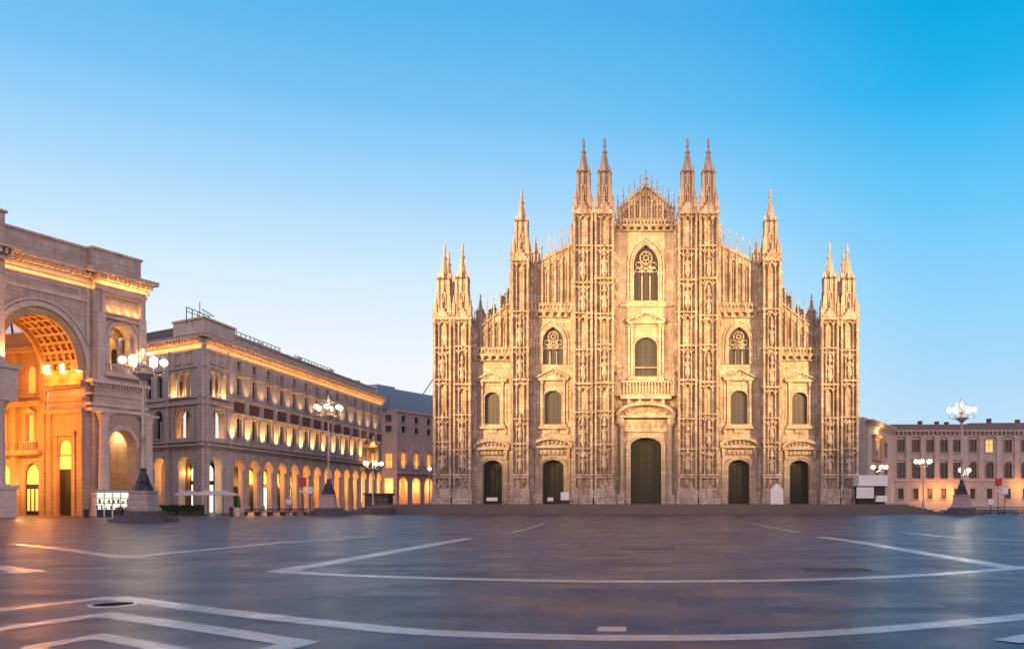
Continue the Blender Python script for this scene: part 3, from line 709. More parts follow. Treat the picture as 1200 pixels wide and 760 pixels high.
# ------------------------------------------------------------------ generic building pieces
def rec_window(fr, u, v0, v1, hw, parent, store, key, m, wallmat, rec=.35, archtop=False, frame=True):
    """one window as a part (frame) with its pane; repeats copy the first one of its kind"""
    at = fr.pt(u, v0, 0)
    if key in store: return dup(store[key], at)
    h = v1 - v0; b = MB(fr)
    loop = arch(u, v0, v1 - hw, hw, hw, 6) if archtop else rect(u - hw, u + hw, v0, v1)
    if archtop: b.strip(arch(u, v0, v1 - hw, hw, hw, 6), arch(u, v0, v1 - hw, hw + .16, hw + .16, 6), -.05, .14)
    else:
        b.box(u - hw - .16, u - hw, v0, v1, -.05, .12); b.box(u + hw, u + hw + .16, v0, v1, -.05, .12); b.box(u - hw - .24, u + hw + .24, v1, v1 + .22, -.05, .22)
    b.box(u - hw - .26, u + hw + .26, v0 - .2, v0, -.05, .26)
    o = b.build('window', wallmat, parent, at)
    p = MB(fr); p.poly(loop, -rec - .06, -rec); q = p.build('pane', m, o, at)
    s_ = MB(fr); s_.box(u - .05, u + .05, v0, v1 - .05, -rec, -rec + .07); s_.box(u - hw, u + hw, v0 + h * .6 - .04, v0 + h * .6 + .04, -rec, -rec + .06)
    s_.build('sash', M['dark'], o, at)
    store[key] = o
    return o
def cornice(fr, u0, u1, v, proj, h, wall_parent, m, dent=.7, name='cornice'):
    b = MB(fr)
    b.box(u0 - .3, u1 + .3, v - h, v - h * .72, 0, proj * .25)
    b.box(u0 - proj * .9, u1 + proj * .5, v - h * .3, v - .12, -.3, proj * .92); b.box(u0 - proj, u1 + proj * .5, v - .12, v, -.3, proj)
    n = int((u1 - u0) / dent)
    for i in range(n + 1):
        c = u0 + (u1 - u0) * i / n; b.box(c - dent * .22, c + dent * .22, v - h * .68, v - h * .3 - .003, 0, proj * .72)
    return b.build(name, m, wall_parent)

# ------------------------------------------------------------------ north arcaded palace
N_Y = 131.97; N_X = -68.294
NF = Frame(N_X, N_Y, .036, 1); NW = Frame(N_X, N_Y, -1, .6)
NB = thing('arcaded_palace', (N_X, N_Y, 0), 'long arcaded palace with golden lit first floor between arch and cathedral', 'building')
wall = MB(NF); st_ = {}
UE = 79.5; AX = [10.34 + 5.15 * k for k in range(14)]; edges = [7.77 + 5.15 * k for k in range(14)] + [UE]
# levels
A_TOP, A_SPR, LEDGE = 8.95, 7.0, 11.4
def wcell(fr, mb, u0, u1, v0, v1, hole=None, dep=.5): mb.field(u0, u1, v0, v1, v1, hole, -dep, 0)
for k, a in enumerate(AX):
    u0, u1 = edges[k], edges[k + 1]
    wcell(NF, wall, u0, u1, 0, A_TOP + .7, arch(a, .001, A_SPR, 1.95, 1.95, 10), 1.1)
    wcell(NF, wall, u0, u1, A_TOP + .7, LEDGE)
    wcell(NF, wall, u0, u1, LEDGE, 16.4, rect(a - .75, a + .75, 12.2, 15.75))
    wcell(NF, wall, u0, u1, 16.4, 18.6)
    wcell(NF, wall, u0, u1, 18.6, 22.9, rect(a - .7, a + .7, 19.5, 22.4))
    wcell(NF, wall, u0, u1, 22.9, 26.2, rect(a - .62, a + .62, 23.5, 25.1))
# corner pavilion on the south side
pv = [(0, 7.77, 3.85)]
def triple(fr, mb, c, v0, v1, hw, parent, m=None):
    o = MB(fr); at = fr.pt(c, v0, 0); w3 = hw * 2 / 3
    for i in range(3):
        x = c - hw + w3 * (i + .5)
        o.strip(arch(x, None, v1 - w3 * .46, w3 * .36, w3 * .42, 6), arch(x, None, v1 - w3 * .46, w3 * .5, w3 * .56, 6), -.35, .12)
    for i in (0, 1, 2, 3):
        x = c - hw + w3 * i; o.lathe(x, -.1, [(.2, v0), (.2, v0 + .25), (.14, v0 + .35), (.13, v1 - w3 * .7), (.22, v1 - w3 * .5), (.22, v1 - w3 * .42)], 8)
    o.box(c - hw - .3, c + hw + .3, v0 - .3, v0, -.3, .35)
    ob = o.build('triple_window', M['pinklight'], parent)
    p = MB(fr); p.poly(rect(c - hw, c + hw, v0, v1), -1.3, -1.2); p.build('loggia_wall', M['orange'], ob)
    d = MB(fr)
    for i in range(3):
        x = c - hw + w3 * (i + .5); d.poly(arch(x, v0, v1 - w3 * .8, w3 * .2, w3 * .2, 5), -1.2, -1.17)
    d.build('pane', M['glass'], ob)
    for i in (0, 2): light('POINT', fr.pt(c - hw + w3 * (i + .5), v0 + .35, -.7), 260, GOLD, .1)
PAVS = ((NF, 0.001, 7.77, 3.9, 2.5), (NW, 0.001, 10.2, 6.3, 2.9))
for fi, (fr, u0, u1, c, hw) in enumerate(PAVS):
    wcell(fr, wall if fr is NF else (wall2 := MB(NW)), u0, u1, A_TOP + .7, LEDGE); mb = wall if fr is NF else wall2
    if fr is NF:
        for (a0, a1, ac) in ((u0, 3.9 + .6, 2.9), (4.5, u1, 6.1)): pass
        wcell(fr, mb, u0, 5.4, 0, A_TOP + .7, arch(3.0, .001, A_SPR, 1.95, 1.95, 10), 1.1); wcell(fr, mb, 5.4, u1, 0, A_TOP + .7)
    else:
        wcell(fr, mb, u0, 2.6, 0, A_TOP + .7); wcell(fr, mb, 2.6, 7.4, 0, A_TOP + .7, arch(5.0, .001, A_SPR, 1.95, 1.95, 10), 1.1); wcell(fr, mb, 7.4, u1, 0, A_TOP + .7, None)
        wcell(fr, mb, u1, 14.0, 0, A_TOP + .7, arch(12.0, .001, A_SPR, 1.7, 1.9, 10), 1.1); wcell(fr, mb, 14.0, 24, 0, A_TOP + .7, arch(17.4, .001, A_SPR, 1.7, 1.9, 10), 1.1)
        wcell(fr, mb, u1, 24, A_TOP + .7, LEDGE)
        wcell(fr, mb, u1, 15, LEDGE, 17, arch(12.4, 11.9, 15.3, 1.2, 1.2, 8)); wcell(fr, mb, 15, 24, LEDGE, 17, arch(17.2, 11.9, 15.3, 1.2, 1.2, 8))
        wcell(fr, mb, u1, 14, 17, 22.9, arch(12.1, 18.5, 21.3, .75, .75, 8)); wcell(fr, mb, 14, 24, 17, 22.9, arch(15.2, 18.5, 21.3, .75, .75, 8))
        wcell(fr, mb, u1, 24, 22.9, 26.2)
    wcell(fr, mb, u0, u1, LEDGE, 17, arch(c - (.0 if fr is NF else .9), 11.9, 15.0, 2.0, 1.5, 10), 1.0)
    wcell(fr, mb, u0, u1, 17, 22.9, rect(c - hw, c + hw, 18.3, 22.3), 1.0)
    wcell(fr, mb, u0, u1, 22.9, 26.2, None)
    triple(fr, mb, c, 18.3, 22.3, hw, NB)
wall2.build('west_wall', M['plaster'], NB)
wall.build('wall', M['plaster'], NB)
for k, a in enumerate(AX):
    rec_window(NF, a, 12.2, 15.75, .75, NB, st_, 'first', M['glass'], M['pinklight'])
    rec_window(NF, a, 19.5, 22.4, .7, NB, st_, 'second', M['glass'], M['pinklight'])
    rec_window(NF, a, 23.5, 25.1, .62, NB, st_, 'attic', M['glass'], M['pinklight'])
for u in (2.4, 4.9): rec_window(NF, u, 23.6, 25.2, .62, NB, st_, 'attic', M['glass'], M['pinklight'])
for u in (4.2, 7.2): rec_window(NW, u, 23.6, 25.2, .62, NB, st_, 'atticw', M['glass'], M['pinklight'])
for u in (12.4, 17.2): rec_window(NW, u, 11.9, 16.5, 1.2, NB, st_, 'loggw', M['glass'], M['pinklight'], .5, True)
for u in (12.1, 15.2): rec_window(NW, u, 18.5, 22.05, .75, NB, st_, 'upw', M['glass'], M['pinklight'], .35, True)
# lit loggia openings on the pavilion's first floor
for fr, c, lit in ((NF, 3.9, 1), (NW, 5.4, 1)):
    o = MB(fr); o.strip(arch(c, 11.9, 15.0, 2.0, 1.5, 10), arch(c, 11.9, 15.0, 2.3, 1.8, 10), -.1, .16)
    for s in (-1, 1): o.lathe(c + s * .95, -.3, [(.2, 11.9), (.2, 12.2), (.15, 12.3), (.14, 14.6), (.22, 14.8), (.22, 15)], 8)
    for s in (-1, 1): o.box(c + s * 2.65 - .2, c + s * 2.65 + .2, 11.6, 16.7, -.1, .3)
    ob = o.build('loggia_window', M['pinklight'], NB)
    p = MB(fr); p.poly(rect(c - 2.2, c + 2.2, 11.8, 16.6), -1.7, -1.6); p.build('loggia_wall', M['orange'], ob)
    p = MB(fr); p.poly(arch(c, 11.9, 14.4, .7, .6, 6), -1.6, -1.57); p.build('pane', M['glass'], ob)
    for s in (0, ): light('POINT', fr.pt(c, 12.3, -1.2), 230, GOLD if fr is NF else AMBER, .1)
# belts, piers, window heads, arcade mouldings
tr = MB(NF)
tr.box(-.3, UE, 10.15, 10.5, 0, .3); tr.box(-.5, UE, 10.5, 10.8, 0, .75); tr.box(-.4, UE, LEDGE - .25, LEDGE + .02, 0, .55)
tr.box(7.77, UE, 16.25, 16.5, 0, .45); tr.box(7.77, UE, 18.45, 18.7, 0, .4); tr.box(-.2, UE, 22.75, 23.0, 0, .3); tr.box(-.2, 7.7, 17.0, 17.4, 0, .5); tr.box(-.2, 7.7, 18.0, 18.25, 0, .4)
for e in edges[:-1]: tr.box(e - .85, e + .85, LEDGE + .02, 16.25, 0, .2); tr.box(e - .62, e + .62, 15.6, 16.24, 0, .42); tr.box(e - .3, e + .3, 0, A_TOP + 1.1, 0, .32); tr.box(e - .42, e + .42, 0, 1.1, 0, .45); tr.box(e - .4, e + .4, 16.5, 18.44, 0, .3)
for k in range(14):
    a = AX[k]; tr.strip(arch(a, None, A_SPR, 1.95, 1.95, 10), arch(a, None, A_SPR, 2.3, 2.3, 10), -.05, .18)
    for s in (-1, 1): tr.lathe(a + s * 1.95, -.35, [(.38, 0), (.38, .7), (.27, .9), (.25, 6.2), (.42, 6.7), (.42, 7.0)], 10)
    tr.poly([(a - 1.1, 22.5), (a, 22.74), (a + 1.1, 22.5)], 0, .35)
    for s in range(9): tr.box(a - 1.0 + s * .25 - .05, a - 1.0 + s * .25 + .05, LEDGE + .02, LEDGE + .78, .28, .42)
    tr.box(a - 1.2, a + 1.2, LEDGE + .78, LEDGE + .9, .2, .5)
for fr, off in ((NF, 0), ):
    for s in (3.0,): tr.strip(arch(s, None, A_SPR, 1.95, 1.95, 10), arch(s, None, A_SPR, 2.35, 2.35, 10), -.05, .2)
tr.box(0, .9, 0, 26, -.02, .35); tr.box(6.9, 7.75, 0, 26, -.02, .3)
tr.build('stone_trim', M['pinklight'], NB)
t2 = MB(NW); t2.box(-.2, 24, 10.15, 10.5, 0, .3); t2.box(-.4, 24, 10.5, 10.8, 0, .75); t2.box(-.2, 24, LEDGE - .25, LEDGE, 0, .55); t2.box(-.2, 24, 17.0, 17.4, 0, .5); t2.box(-.2, 24, 18.0, 18.25, 0, .35); t2.box(-.2, 24, 22.75, 23, 0, .3)
t2.box(.05, 1.3, 0, 26, -.02, .35); t2.box(9.3, 10.2, 0, 26, -.02, .3)
for c, r in ((5.0, 1.95), (12.0, 1.7), (17.4, 1.7)): t2.strip(arch(c, None, A_SPR, r, 1.95, 10), arch(c, None, A_SPR, r + .35, 2.3, 10), -.05, .2)
for c in (10.5, 11.2, 13.6, 14.4, 15.4): t2.lathe(c, .35, [(.16, LEDGE), (.12, 12), (.12, 14.2), (.2, 14.6)], 8)
t2.build('stone_trim', M['pinklight'], NB)
rp0 = None
for k in range(14):
    if rp0: dup(rp0, NF.pt(AX[k], 16.62, 0)); continue
    rp = MB(NF); rp.box(AX[k] - 1.6, AX[k] + 1.6, 16.62, 18.3, 0, .14); rp0 = rp.build('red_panel', M['brickred'], NB, NF.pt(AX[k], 16.62, 0))
cornice(NF, 0, UE, 27.7, 1.3, 1.7, NB, M['pinklight'], .8); cornice(NW, 0.2, 24, 27.7, 1.3, 1.7, NB, M['pinklight'], .8)
# attic and roofs behind the cornice
ro = MB(NF)
def plan_prism(b, pts, z0, z1):
    n = len(pts); b.add([(p[0], p[1], z) for z in (z0, z1) for p in pts], [(i, (i + 1) % n, n + (i + 1) % n, n + i) for i in range(n)] + [tuple(range(n)), tuple(range(n, 2 * n))])
def inset(dn): q = [NF.pt(11.5, 0, -dn), (N_X - dn * .94, N_Y + dn * 1.73), NW.pt(10.5, 0, -dn), NW.pt(10.5, 0, -9), NF.pt(11.5, 0, -9)]; return [(p[0], p[1]) for p in q]
plan_prism(ro, inset(1.2), 27.0, 30.6); plan_prism(ro, inset(.9), 30.6, 30.9)
ro.box(11.55, UE, 27.0, 29.6, -9, -1.6); ro.box(11.6, UE + .2, 29.6, 29.85, -9.2, -1.3)
for k in range(12): ro.box(14 + k * 5.4, 15.3 + k * 5.4, 29.75, 30.5 + .3 * (k % 3), -5, -3.6)
ro.build('attic', M['plaster'], NB)
r2 = MB(NW); r2.box(11, 30, 27.0, 30.3, -14, -2.2); r2.build('roof', M['roof'], NB)
rl = MB(NF)
for (a, c, z) in ((2, 9, 32.4), (14, 34, 31.6), (40, 60, 31.4)):
    for k in range(int((c - a) / 1.6) + 1): rl.box(a + k * 1.6 - .05, a + k * 1.6 + .05, 29.6, z, -4.05, -3.95)
    rl.box(a, c, z - .1, z, -4.06, -3.94); rl.box(a, c, z - .7, z - .63, -4.06, -3.94)
rl.tube([NF.pt(4, 30, -3), NF.pt(4, 33.6, -3)], .06); rl.tube([NF.pt(6.5, 33, -4), NF.pt(10, 32.6, -4)], .08)
rl.build('roof_railing', M['iron'], NB)
# inside the arcade: back wall with shop fronts, ceiling
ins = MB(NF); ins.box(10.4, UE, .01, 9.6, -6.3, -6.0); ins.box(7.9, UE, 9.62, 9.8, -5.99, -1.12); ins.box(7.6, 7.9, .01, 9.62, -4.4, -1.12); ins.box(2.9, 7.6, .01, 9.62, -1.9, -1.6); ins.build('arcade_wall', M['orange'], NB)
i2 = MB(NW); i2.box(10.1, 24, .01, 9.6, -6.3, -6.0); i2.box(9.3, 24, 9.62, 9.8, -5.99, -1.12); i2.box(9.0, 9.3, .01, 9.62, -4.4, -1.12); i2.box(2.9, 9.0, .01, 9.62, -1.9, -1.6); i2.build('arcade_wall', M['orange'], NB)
ds = {}
def shop(fr, c, key, m, m2, hw=1.3, W=-6):
    at = fr.pt(c, 0, W)
    if key in ds: return dup(ds[key], at)
    o = MB(fr); o.poly(rect(c - hw - .2, c + hw + .2, .02, 8.0), W, W + .15, [arch(c, .15, 6.6, hw, 1.1, 6)]); o.box(c - hw, c + hw, 4.55, 5.15, W + .02, W + .2)
    ob = o.build('shop_front', M['iron'], NB, at); p = MB(fr); p.poly(rect(c - hw, c + hw, .15, 4.5), W + .03, W + .05); p.build('shop_window', m, ob, at)
    p = MB(fr); p.poly(arch(c, 5.2, 6.6, hw - .01, 1.08, 6), W + .03, W + .05); p.build('fanlight', m2, ob, at)
    ds[key] = ob; return ob
for k in range(14):
    q = 'white' if k == 0 else ('amber', 'gold', 'dark', 'amber', 'white2')[k % 5]
    shop(NF, AX[k], q, {'white': M['litwhite'], 'white2': M['litwhite'], 'gold': M['litgold'], 'amber': M['bronze'], 'dark': M['glass']}[q], {'white': M['litwhite'], 'white2': M['litgold'], 'gold': M['litamber'], 'amber': M['litamber'], 'dark': M['bronze']}[q])
shop(NF, 4.0, 'white', None, None, 1.3, -1.6); shop(NW, 4.9, 'whitew', M['litwhite'], M['litwhite'], 1.1, -1.6); shop(NW, 12.6, 'goldw', M['litgold'], M['litamber'])
light('POINT', NF.pt(2.6, 5.6, -1.3), 130, (1, .5, .13), .2)
for k, a in enumerate(AX): light('POINT', NF.pt(a, 5.6, -3.2), 470 + 42 * k, (1, .45, .10), .25)
light('POINT', NW.pt(6.5, 6.4, -1.2), 140, (1, .5, .13), .2)
for a in (12.0, 17.4): light('POINT', NW.pt(a, 6.4, -3.2), 800, (1, .52, .15), .25)
for e in edges[:-1]: light('SPOT', NF.pt(e, LEDGE + .3, 1.0), 2200, (1, .56, .14), .08, NF.pt(e, 16, .12), 95, .9); light('SPOT', NF.pt(e, 18.85, 1.1), 420, (1, .58, .2), .08, NF.pt(e, 26, .1), 110, .9)
# strip lights tucked on the frieze below the cornice
def striplight(fr, u0, u1, v, w, power, col, aimv=3):
    o = light('AREA', fr.pt((u0 + u1) / 2, v, w), power, col, abs(u1 - u0), None, sy=.12)
    o.rotation_euler = (R(180), 0, math.atan2(fr.d[1], fr.d[0]))
striplight(NF, 0, UE, 25.6,   .55, 1350, (1, .42, .085)); striplight(NW, 0.4, 16, 25.6, .55, 560, (1, .42, .085))

# ------------------------------------------------------------------ Galleria arch
GX, GY = -70.688, 108.417
GF = Frame(GX, GY, .386, 1)
GA = thing('triumphal_arch', (GX, GY, 0), 'monumental pink stone arch with orange lit coffered vault at the left edge', 'arch building')
UC, RW, RS, SPR = -6.15, 5.6, 6.9, 18.3; PD = 6.9
w_ = MB(GF)
w_.poly(rect(-13.2, 0.05, 0, 27.6), -PD, 0, [arch(UC, .001, SPR, RW, RS, 20)], back=True)
w_.box(-26, -13.2, 0, 30, -PD - 10, .9); w_.box(-13.2, -10.7, 27.25, 30, -.5, .9)
w_.box(-13.2, 0.05, 27.6, 30.0, -PD, 0.0)
# right pavilion
PV0, PV1 = .05, 7.2
w_.field(PV0, PV1, 16.9, 26.9, 26.9, arch(3.7, 18.6, 23.0, 1.75, 1.8, 10), -.9, .8)
w_.field(PV0, PV1, 0, 14.2, 14.2, arch(3.75, .001, 8.9, 2.05, 2.3, 12), -.9, .8)
w_.box(PV0, PV1, 14.2, 16.9, -1, .8); w_.box(PV0, PV0 + .4, 0, 26.9, -.95, .79); w_.box(PV1 - .4, PV1, 0, 26.9, -.95, .79)
w_.box(PV0, PV1, 26.9, 30.0, -1, .8)
w_.box(PV1 - .6, PV1, 0, 30, -12, -.9)
w_.build('wall', M['pink'], GA)
# passage side behind the pavilion is part of the same block; small hall inside it
hl = MB(GF); hl.box(PV0 + .02, PV1 - .62, .01, 12.5, -5.6, -5.3); hl.box(PV0 + .02, PV1 - .62, 12.5, 12.8, -5.6, -.95); hl.box(PV0 + .02, PV1 - .62, 17.6, 25.5, -2.6, -2.4); hl.build('hall_wall', M['orange'], GA)
hw_ = MB(GF); hw_.poly(rect(3.0, 4.8, 4.4, 7.4), -5.3, -5.22); hw_.build('hall_window', M['glass'], GA)
hw_ = MB(GF); hw_.poly(arch(3.6, 8.1, 9.0, .8, .9, 6), -5.3, -5.22); hw_.build('hall_lunette', M['litwhite'], GA)
light('POINT', GF.pt(5.4, 10.6, -3.5), 420, (1, .66, .30), .3); light('POINT', GF.pt(2.2, 6.5, -3), 220, (1, .50, .16), .3)
# twin window in the pavilion
tw = MB(GF); tw.strip(arch(3.7, 18.6, 23.0, 1.75, 1.8, 10), arch(3.7, 18.6, 23.0, 2.2, 2.3, 10), .7, 1.0); tw.strip(arch(3.7, None, 23.0, 2.4, 2.5, 10), arch(3.7, None, 23.0, 2.75, 2.85, 10), .7, .95)
tw.lathe(3.7, .3, [(.26, 18.6), (.2, 18.9), (.18, 21.9), (.32, 22.3), (.32, 22.5)], 10)
for s in (-1, 1):
    tw.strip(arch(3.7 + s * .87, None, 22.5, .68, .68, 6), arch(3.7 + s * .87, None, 22.5, .87, .9, 6), 0, .5); tw.lathe(3.7 + s * 1.72, .3, [(.22, 18.6), (.17, 18.9), (.16, 21.9), (.26, 22.3), (.26, 22.5)], 10)
tw.box(1.2, 6.2, 17.9, 18.55, .7, 1.5); tw.box(1.6, 5.8, 25.3, 25.5, .7, 1.5)
for k in range(15): tw.box(1.5 + k * .31 - .06, 1.5 + k * .31 + .06, 18.55, 19.4, 1.15, 1.3)
tw.box(1.3, 6.1, 19.4, 19.55, 1.05, 1.4)
two = tw.build('twin_window', M['pinklight'], GA)
p = MB(GF); p.poly(rect(1.6, 5.8, 18.0, 25), -1.7, -1.6); p.build('loggia_wall', M['orange'], two)
p = MB(GF); [p.poly(arch(3.7 + q * .85, 18.7, 21.6, .42, .4, 6), -1.6, -1.56) for q in (-1, 1)]; p.build('pane', M['glass'], two)
light('POINT', GF.pt(3.7, 19.4, -.6), 190, GOLD, .1); light('POINT', GF.pt(3.7, 23.2, -.5), 130, GOLD, .1)
light('SPOT', GF.pt(5.9, 19.7, 1.7), 700, AMBER, .15, GF.pt(6.6, 24, .8), 90, .9)
# lit sunk lintel panel above it
lp = MB(GF); lp.poly(rect(.9, 6.6, 26.0, 28.6), .7, 1.15, [rect(1.3, 6.2, 26.4, 28.2)]); lp.box(.7, 6.8, 28.6, 28.85, .7, 1.5); lp.build('lintel_panel', M['pinklight'], GA)
for q in (1.9, 3.1, 4.4, 5.6): light('POINT', GF.pt(q, 26.55, 1.25), 55, AMBER, .1)
# mouldings of the front
gm = MB(GF)
gm.strip(arch(UC, None, SPR, RW, RS, 20), arch(UC, None, SPR, RW + .55, RS + .6, 20), -.2, .25); gm.strip(arch(UC, None, SPR, RW + .75, RS + .8, 20), arch(UC, None, SPR, RW + 1.0, RS + 1.05, 20), -.2, .2)
for u0, u1, w in ((-13.2, -.1, 0), (PV0, PV1, .8)):
    gm.box(u0, u1 + .1, 28.9, 29.3, w, w + .2); gm.box(u0, u1 + .1, 27.0, 27.35, w - .01, w + .18) if w == 0 else None
gm.box(-.62, PV1 + .3, 16.9, 17.35, .0, 1.35); gm.box(-.62, PV1 + .2, 14.0, 14.35, 0, 1.1); gm.box(-.62, PV1 + .3, 13.3, 13.7, 0, 1.25); gm.box(-.5, PV1 + .1, 15.4, 15.6, 0, 1.0)
for u in (.9, 6.6): gm.box(u - .55, u + .55, 17.35, 26.0, .75, 1.05)
gm.box(-.5, -.05, 17.4, 28.9, -.02, .2)
for k in range(20): gm.box(-.3 + k * .4 - .09, -.3 + k * .4 + .09, 16.5, 16.88, .7, 1.15)
gm.poly(rect(-12, -1.2, 27.3, 28.5), -.02, .12, [rect(-11.7, -1.5, 27.5, 28.3)])
gm.strip(arch(3.75, None, 8.9, 2.05, 2.3, 12), arch(3.75, None, 8.9, 2.5, 2.8, 12), .7, 1.0)
gm.build('stone_moulding', M['pinklight'], GA)
# columns of the pavilion and the giant column at the frame's edge
cl = None
for u, w in ((.75, 1.6), (6.9, 1.6)):
    at = GF.pt(u, 0, w)
    if cl: dup(cl, at); continue
    c = MB(GF); c.box(u - 1.0, u + 1.0, 0, 2.6, w - .9, w + .9); c.box(u - 1.12, u + 1.12, 2.6, 2.95, w - 1, w + 1); c.box(u - 1.1, u + 1.1, .002, .5, w - .98, w + .98)
    c.lathe(u, w, [(.78, 2.95), (.78, 3.2), (.66, 3.4), (.62, 6), (.54, 11.9), (.58, 12.0), (.6, 12.2), (.85, 12.9), (.9, 13.28)], 18); c.box(u - .95, u + .95, 13.0, 13.29, w - .95, w + .95)
    cl = c.build('column', M['pinklight'], GA, at, True)
u, w = -12.35, 1.9; c = MB(GF)
c.box(u - 1.4, u + 1.4, 0, 3.2, w - 1.4, w + 1.4); c.box(u - 1.6, u + 1.6, 3.2, 3.6, w - 1.6, w + 1.6); c.box(u - 1.5, u + 1.5, 13.2, 17.2, w - 2.6, w + 1.5); c.box(u - 1.75, u + 1.75, 16.8, 17.25, w - 2.6, w + 1.75)
c.lathe(u, w, [(1.15, 3.6), (.95, 4.1), (.85, 12.2), (1.3, 13.2)], 20); c.lathe(u, w, [(1.0, 17.3), (.9, 18), (.8, 25.5), (1.2, 26.8), (1.3, 27.2)], 20); c.build('giant_column', M['pinklight'], GA, None, True)
light('SPOT', GF.pt(-11.7, 17.6, 3.3), 2600, AMBER, .15, GF.pt(-12.6, 24, 2.2), 80, .9)
# entablature: cornice, parapet
cornice(GF, -10.4, .05, 31.2, 1.5, 1.7, GA, M['pinklight'], .62)
GP = Frame(*GF.pt(0, 0, .85)[:2], .386, 1); cornice(GP, .05, 7.2, 31.2, 1.6, 1.7, GA, M['pinklight'], .62)
GC = Frame(*GF.pt(0, 0, 1.0)[:2], .386, 1); cornice(GC, -26, -10.7, 31.2, 1.8, 1.7, GA, M['pinklight'], .62)
pr = MB(GF); pr.box(-13.2, .2, 30.9, 33.9, -8, -.7); pr.box(-13.2, .2, 33.9, 34.2, -8.2, -.5); pr.box(.2, 7.0, 30.9, 34.0, -8, .2); pr.box(.1, 7.15, 34.0, 34.3, -8.2, .4); pr.box(-26, -10.6, 30.9, 35, -10, .75); pr.box(-26, -10.4, 35, 35.3, -10, .95)
pr.box(.1, 7.1, 31.2, 31.6, -8, .35); pr.build('parapet', M['pink'], GA)
striplight(GF, -13, 0, 28.75, .6, 330, AMBER); striplight(GF, .2, 7.1, 29.35, 1.6, 280, AMBER)
# coffered barrel vault
vb = MB(GF); nu, nwv = 16, 5
RWv, RSv = RW - .62, RS - .62
def vp(i, w, k=0.0): t = math.pi * i / nu; return GF.pt(UC - (RWv + k) * math.cos(t), SPR + (RSv + k) * math.sin(t), w)
for j in range(nwv):
    for i in range(nu):
        wa, wb = -.35 - (PD - .8) * j / nwv, -.35 - (PD - .8) * (j + 1) / nwv; e = (wa - wb) * .16; q = .16
        O = [vp(i, wa), vp(i + 1, wa), vp(i + 1, wb), vp(i, wb)]; I = [vp(i + q, wa - e), vp(i + 1 - q, wa - e), vp(i + 1 - q, wb + e), vp(i + q, wb + e)]
        I2 = [vp(i + q, wa - e, .5), vp(i + 1 - q, wa - e, .5), vp(i + 1 - q, wb + e, .5), vp(i + q, wb + e, .5)]
        vb.add(O + I + I2, [(a, (a + 1) % 4, 4 + (a + 1) % 4, 4 + a) for a in range(4)] + [(4 + a, 4 + (a + 1) % 4, 8 + (a + 1) % 4, 8 + a) for a in range(4)])
        c = vp(i + .5, (wa + wb) / 2, .34); vb.ball(c, .26, 6, 4)
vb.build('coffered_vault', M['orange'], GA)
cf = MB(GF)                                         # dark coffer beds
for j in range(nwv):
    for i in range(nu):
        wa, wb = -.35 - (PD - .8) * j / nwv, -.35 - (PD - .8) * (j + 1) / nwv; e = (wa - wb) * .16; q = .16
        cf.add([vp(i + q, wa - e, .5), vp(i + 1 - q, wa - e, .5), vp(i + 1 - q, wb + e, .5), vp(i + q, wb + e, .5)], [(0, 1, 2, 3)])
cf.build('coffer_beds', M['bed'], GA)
ib = MB(GF)
for w0 in (-.02, -PD + .1): ib.strip(arch(UC, None, SPR, RW - .95, RS - .95, 20), arch(UC, None, SPR, RW - .01, RS - .01, 20), w0 - .4, w0)
for k in range(26):
    t = math.pi * (k + .5) / 26
    for w0 in (-.12, -PD): c = GF.pt(UC - (RW - .5) * math.cos(t), SPR + (RS - .5) * math.sin(t), w0); ib.ball(c, .2, 6, 4)
ib.build('arch_rib', M['orange'], GA)
# jamb with door, entablature inside the passage (frame along the depth of the passage)
jo = GF.pt(UC + RW - .02, 0, 0); JF = Frame(jo.x, jo.y, -GF.n[0], -GF.n[1])
J = (-GF.d[0], -GF.d[1]); JF.n = J
ja = MB(JF); ja.poly(rect(.02, PD - .02, .01, 13.0), .02, .2, [arch(3.4, .02, 8.6, 1.15, 1.1, 8)]); ja.box(.02, PD, 13.0, 13.6, .01, .55); ja.box(.02, PD, 14.6, 15.0, .01, .4); ja.box(.02, PD, 16.6, 17.1, .01, .6); ja.box(.02, PD, 17.2, 18.2, .01, .3)
for k in range(14): ja.box(.3 + k * .48 - .1, .3 + k * .48 + .1, 16.2, 16.58, .01, .5)
for u in (.5, 6.3): ja.box(u - .45, u + .45, .01, 12.99, .05, .42)
for u in (1.75, 5.05): ja.box(u - .3, u + .3, .01, 10.2, .05, .36)
ja.box(1.4, 5.4, 10.2, 10.8, .05, .5); ja.build('passage_wall', M['orange'], GA)
dr = MB(JF); dr.poly(rect(2.25, 4.55, .02, 5.9), -.0, .04); d0 = dr.build('door', M['dark'], GA); dr = MB(JF)
for k in range(3): dr.box(2.3 + k * .75, 2.94 + k * .75, .4, 5.7, .04, .09)
dr.build('door_panel', M['iron'], d0)
dr = MB(JF); dr.poly(rect(2.25, 4.55, 6.0, 7.6), 0, .06); dr.build('lit_sign', M['litgold'], GA); dr = MB(JF); dr.poly(arch(3.4, 7.8, 8.6, 1.1, 1.05, 8), 0, .06); dr.build('lunette', M['litamber'], GA)
lb = None
for u in (.55, 3.4, 6.4):
    at = JF.pt(u, 18.2, .5)
    if lb: dup(lb, at)
    else:
        m = MB(JF); m.box(u - .32, u + .32, 18.22, 19.3, .3, .62); lb = m.build('lamp_box', M['lamplit'], GA, at)
